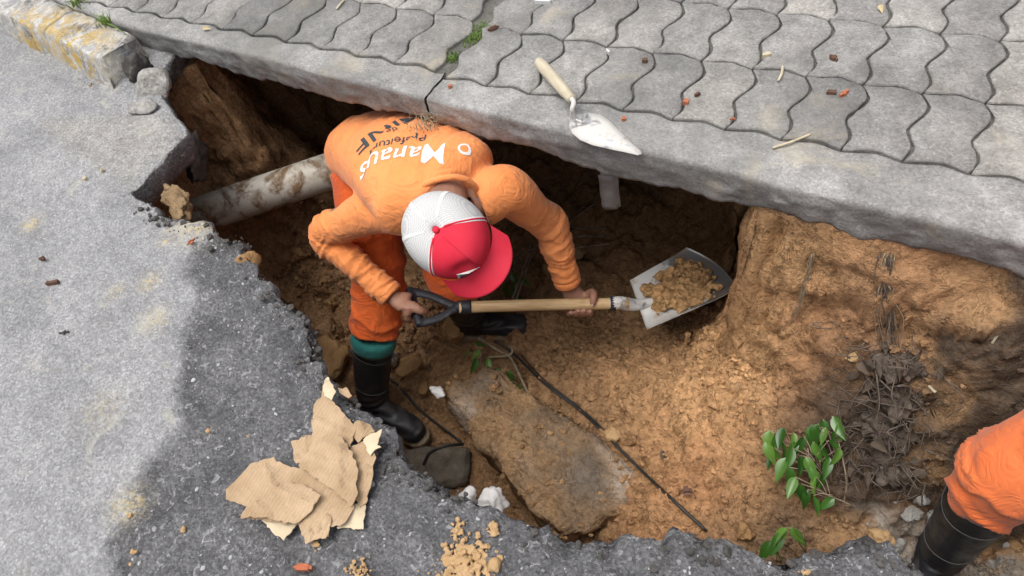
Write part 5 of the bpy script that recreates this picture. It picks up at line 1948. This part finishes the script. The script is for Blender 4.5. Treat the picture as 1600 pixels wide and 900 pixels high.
card([(150, 705), (335, 565), (405, 578), (508, 635), (432, 740), (380, 776), (240, 748), (118, 746)], CO, CS, .034, 12, 'card', 'top sheet with a slit at the front left of the heap', .005)
card([(585, 120), (640, 125), (656, 155), (640, 162), (600, 145)], CO, CS, .010, 13, 'card', 'small stray scrap on the road edge above the heap', .004)

# ================================================================== SMALL THINGS LYING ABOUT


def chip(px, py, z, size, seed, mat, name, label, cat, rot=0):
    c = U(px, py, z)
    v, f = slab_geo([np.array([-size[0], -size[1], 0]), np.array([size[0], -size[1] * .8, 0]), np.array([size[0] * .9, size[1], 0]), np.array([-size[0] * .8, size[1] * .9, 0])], size[2] * 2, seed, rough=min(size) * .35)
    ca, sa = math.cos(rot), math.sin(rot)
    v = v @ np.array([[ca, sa, 0], [-sa, ca, 0], [0, 0, 1]])
    return tag(mesh(name, v + c + [0, 0, size[2] * 2 + .001], f, M[mat], smooth=False), label, cat)


chip(1302, 93, PZ, (.013, .006, .004), 1, 'brickdark', 'brick_shard', 'dark brown shard on a paver near the top right', 'brick shard', -.6)
chip(1318, 149, PZ, (.012, .006, .004), 2, 'brick', 'brick_shard', 'orange brick shard at a paver joint at the right', 'brick shard', 1.0)
chip(1299, 147, PZ, (.010, .004, .003), 3, 'brickdark', 'brick_shard', 'brown shard just left of the orange brick shard', 'brick shard', .1)
chip(1144, 189, PZ, (.007, .006, .005), 4, 'brick', 'brick_shard', 'small red brick bit in a joint right of the trowel', 'brick shard', .3)
chip(1089, 150, PZ, (.008, .005, .004), 5, 'brickdark', 'brick_shard', 'brown stone bit on a paver above the trowel tip', 'brick shard', .8)
chip(1072, 161, PZ, (.006, .002, .002), 6, 'brick', 'brick_shard', 'thin orange splinter on a paver above the trowel tip', 'brick shard', .1)
chip(975, 188, PZ, (.005, .004, .004), 7, 'brick', 'brick_shard', 'tiny orange crumb beside the trowel blade', 'brick shard', .4)
chip(704, 137, PZ, (.005, .004, .003), 8, 'brick', 'brick_shard', 'tiny brick crumb on the edge strip right of the crack', 'brick shard', .4)
chip(771, 47, PZ, (.018, .006, .005), 9, 'brickdark', 'brick_shard', 'brown bark like stick beside the grass in the crack', 'shard', .75)
chip(1008, 97, PZ, (.006, .005, .004), 10, 'brickdark', 'pebble', 'dark pebble on a paver left of the centre joint', 'pebble', .2)
chip(1197, 88, PZ, (.010, .003, .003), 11, 'straw', 'twig', 'small tan splinter on a paver joint', 'twig', .5)
chip(950, 83, PZ, (.010, .008, .003), 12, 'paper', 'stone_flake', 'pale grey flake on a paver right of the trowel handle', 'stone flake', .9)
chip(300, 381, 0, (.008, .014, .006), 13, 'brick', 'brick_shard', 'pinkish brick stub on the road near the hole', 'brick shard', -.25)
chip(68, 407, 0, (.008, .007, .005), 14, 'brickdark', 'brick_shard', 'small brown lump on the pale road at the left', 'brick shard', .2)
chip(84, 443, 0, (.016, .004, .003), 15, 'brickdark', 'brick_shard', 'flat brown sliver on the pale road at the left', 'brick shard', .5)
chip(475, 888, 0, (.020, .005, .004), 16, 'brick', 'wood_splinter', 'reddish splinter on the asphalt below the cardboard', 'splinter', .35)
chip(162, 268, 0, (.009, .007, .005), 17, 'straw', 'pebble', 'pale cream pebble on the gutter cement', 'pebble', .3)
chip(134, 281, 0, (.006, .003, .003), 18, 'straw', 'pebble', 'cream splinter beside the pale pebble on the gutter', 'pebble', .1)
chip(103, 522, 0, (.012, .008, .006), 19, 'darkrock', 'pebble', 'dark stone on the pale road', 'pebble', .5)
chip(145, 330 - 194, 0, (.010, .008, .008), 20, 'rock', 'pebble', 'brown pebble at the foot of the kerb', 'pebble', .5)
chip(1072, 770, -.715, (.016, .014, .01), 21, 'brickdark', 'brick_shard', 'dark red brick lump on the slope beside the cable', 'brick shard', .5)
chip(1540, 598, -.30, (.012, .008, .006), 22, 'bluebit', 'plastic_scrap', 'blue plastic scrap in the black topsoil', 'plastic scrap', -.6)
chip(850, 2, PZ, (.030, .012, .001), 23, 'paper', 'paper_scrap', 'white paper scrap at the top edge of the picture', 'paper', .1)
strand('twig', [U(1207, 231, PZ + .004), U(1235, 222, PZ + .007), U(1266, 210, PZ + .004)], .0026, 'straw', 'pale straight stick on the edge strip by the paver row', 'twig')
strand('twig', [U(1223, 104, PZ + .004), U(1221, 116, PZ + .006), U(1216, 126, PZ + .004)], .003, 'straw', 'short curved pale stick at a paver joint', 'twig')
strand('twig', [U(526, 14, PZ + .004), U(532, 6, PZ + .006), U(538, 0, PZ + .004)], .003, 'straw', 'pale stick on the pavers at the top left', 'twig')
strand('twig', [G(1548, 540) + [0, 0, .01], G(1556, 528) + [0, 0, .012], G(1562, 516) + [0, 0, .01]], .0028, 'straw', 'pale broken root end in the black topsoil', 'twig')
strand('twig', [G(1449, 606) + [0, 0, .01], G(1460, 616) + [0, 0, .01]], .0035, 'straw', 'short white stick right of the root ball', 'twig')
for q, (x, y, z, d, s, lb) in enumerate([(1374, 12, PZ, (.4, -1, 0), .75, 'pale dry leaf on a paver at the top right'), (318, 48, PZ, (1, .3, 0), .8, 'pale dry leaf on the edge strip at the left'), (990, 620, None, (1, -.4, 0), .8, 'curled pale leaf on the ochre slope'), (1035, 705, None, (.4, -1, 0), 1.0, 'dark leaf on the slope beside the cable')]):
    p = U(x, y, z) if z is not None else G(x, y)
    me = leaf_mesh('dry_leaf', .034, .0085, .25, .5, M['deadleaf'] if q == 3 else M['dryleaf'], 7)
    o = place(me, 'dry_leaf', None, Vector(p) + Vector((0, 0, .008)), d, .3, s)
    tag(o, lb, 'leaf')


def crumb_heap(px, py, n, spread, smax, seed, label, group=None):
    r_ = np.random.default_rng(seed)
    c = U(px, py, 0)
    mb = MB()
    for i in range(n):
        s = smax * (.22 + .78 * r_.random() ** 3)
        o_ = r_.normal(size=2) * spread * .42
        h_ = max(0, 1 - np.linalg.norm(o_) / spread) * spread * .35
        v, f = rock_geo(c + [o_[0], o_[1], s * .4 + h_ * r_.random()], (s, s * .85, s * .75), seed * 31 + i, 2, .5, 3)
        mb.add(v, f)
    v, f, n_ = remesh(mb, max(.0011, smax * .12), 1, .25)
    v = v + n_ * (smax * .16 * fbm(v / smax * .9, 3, seed))[:, None]
    return tag(mesh('soil_clump', v, f, M['sandlump']), label, 'soil clump', group)


crumb_heap(728, 884, 480, .050, .0080, 1, 'largest heap of ochre soil crumbs on the asphalt at the bottom')
crumb_heap(776, 885, 5, .006, .016, 2, 'single round ochre clod right of the largest heap')
crumb_heap(716, 828, 60, .016, .006, 3, 'pair of ochre crumbs above the largest heap')
crumb_heap(771, 830, 40, .014, .007, 4, 'ochre crumbs at the road edge below the plaster lumps')
crumb_heap(560, 892, 120, .028, .005, 5, 'ochre crumbs at the bottom edge right of the splinter')
crumb_heap(494, 853, 4, .007, .010, 6, 'ochre crumb just under the front cardboard flap')
crumb_heap(288, 829, 3, .005, .011, 7, 'brown clod on the asphalt left of the cardboard')
crumb_heap(208, 803, 5, .012, .009, 8, 'ochre crumbs where pale and dark asphalt meet')
crumb_heap(212, 870, 9, .022, .006, 9, 'ochre crumbs at the lower left of the dark asphalt')
crumb_heap(330, 672, 6, .012, .007, 10, 'ochre crumbs on the dark asphalt above the cardboard')
crumb_heap(386, 682, 2, .004, .008, 11, 'ochre bit on the dark asphalt left of the pointed cardboard')
crumb_heap(1256, 893, 6, .014, .007, 12, 'ochre crumbs on the near road edge below the low shoot')
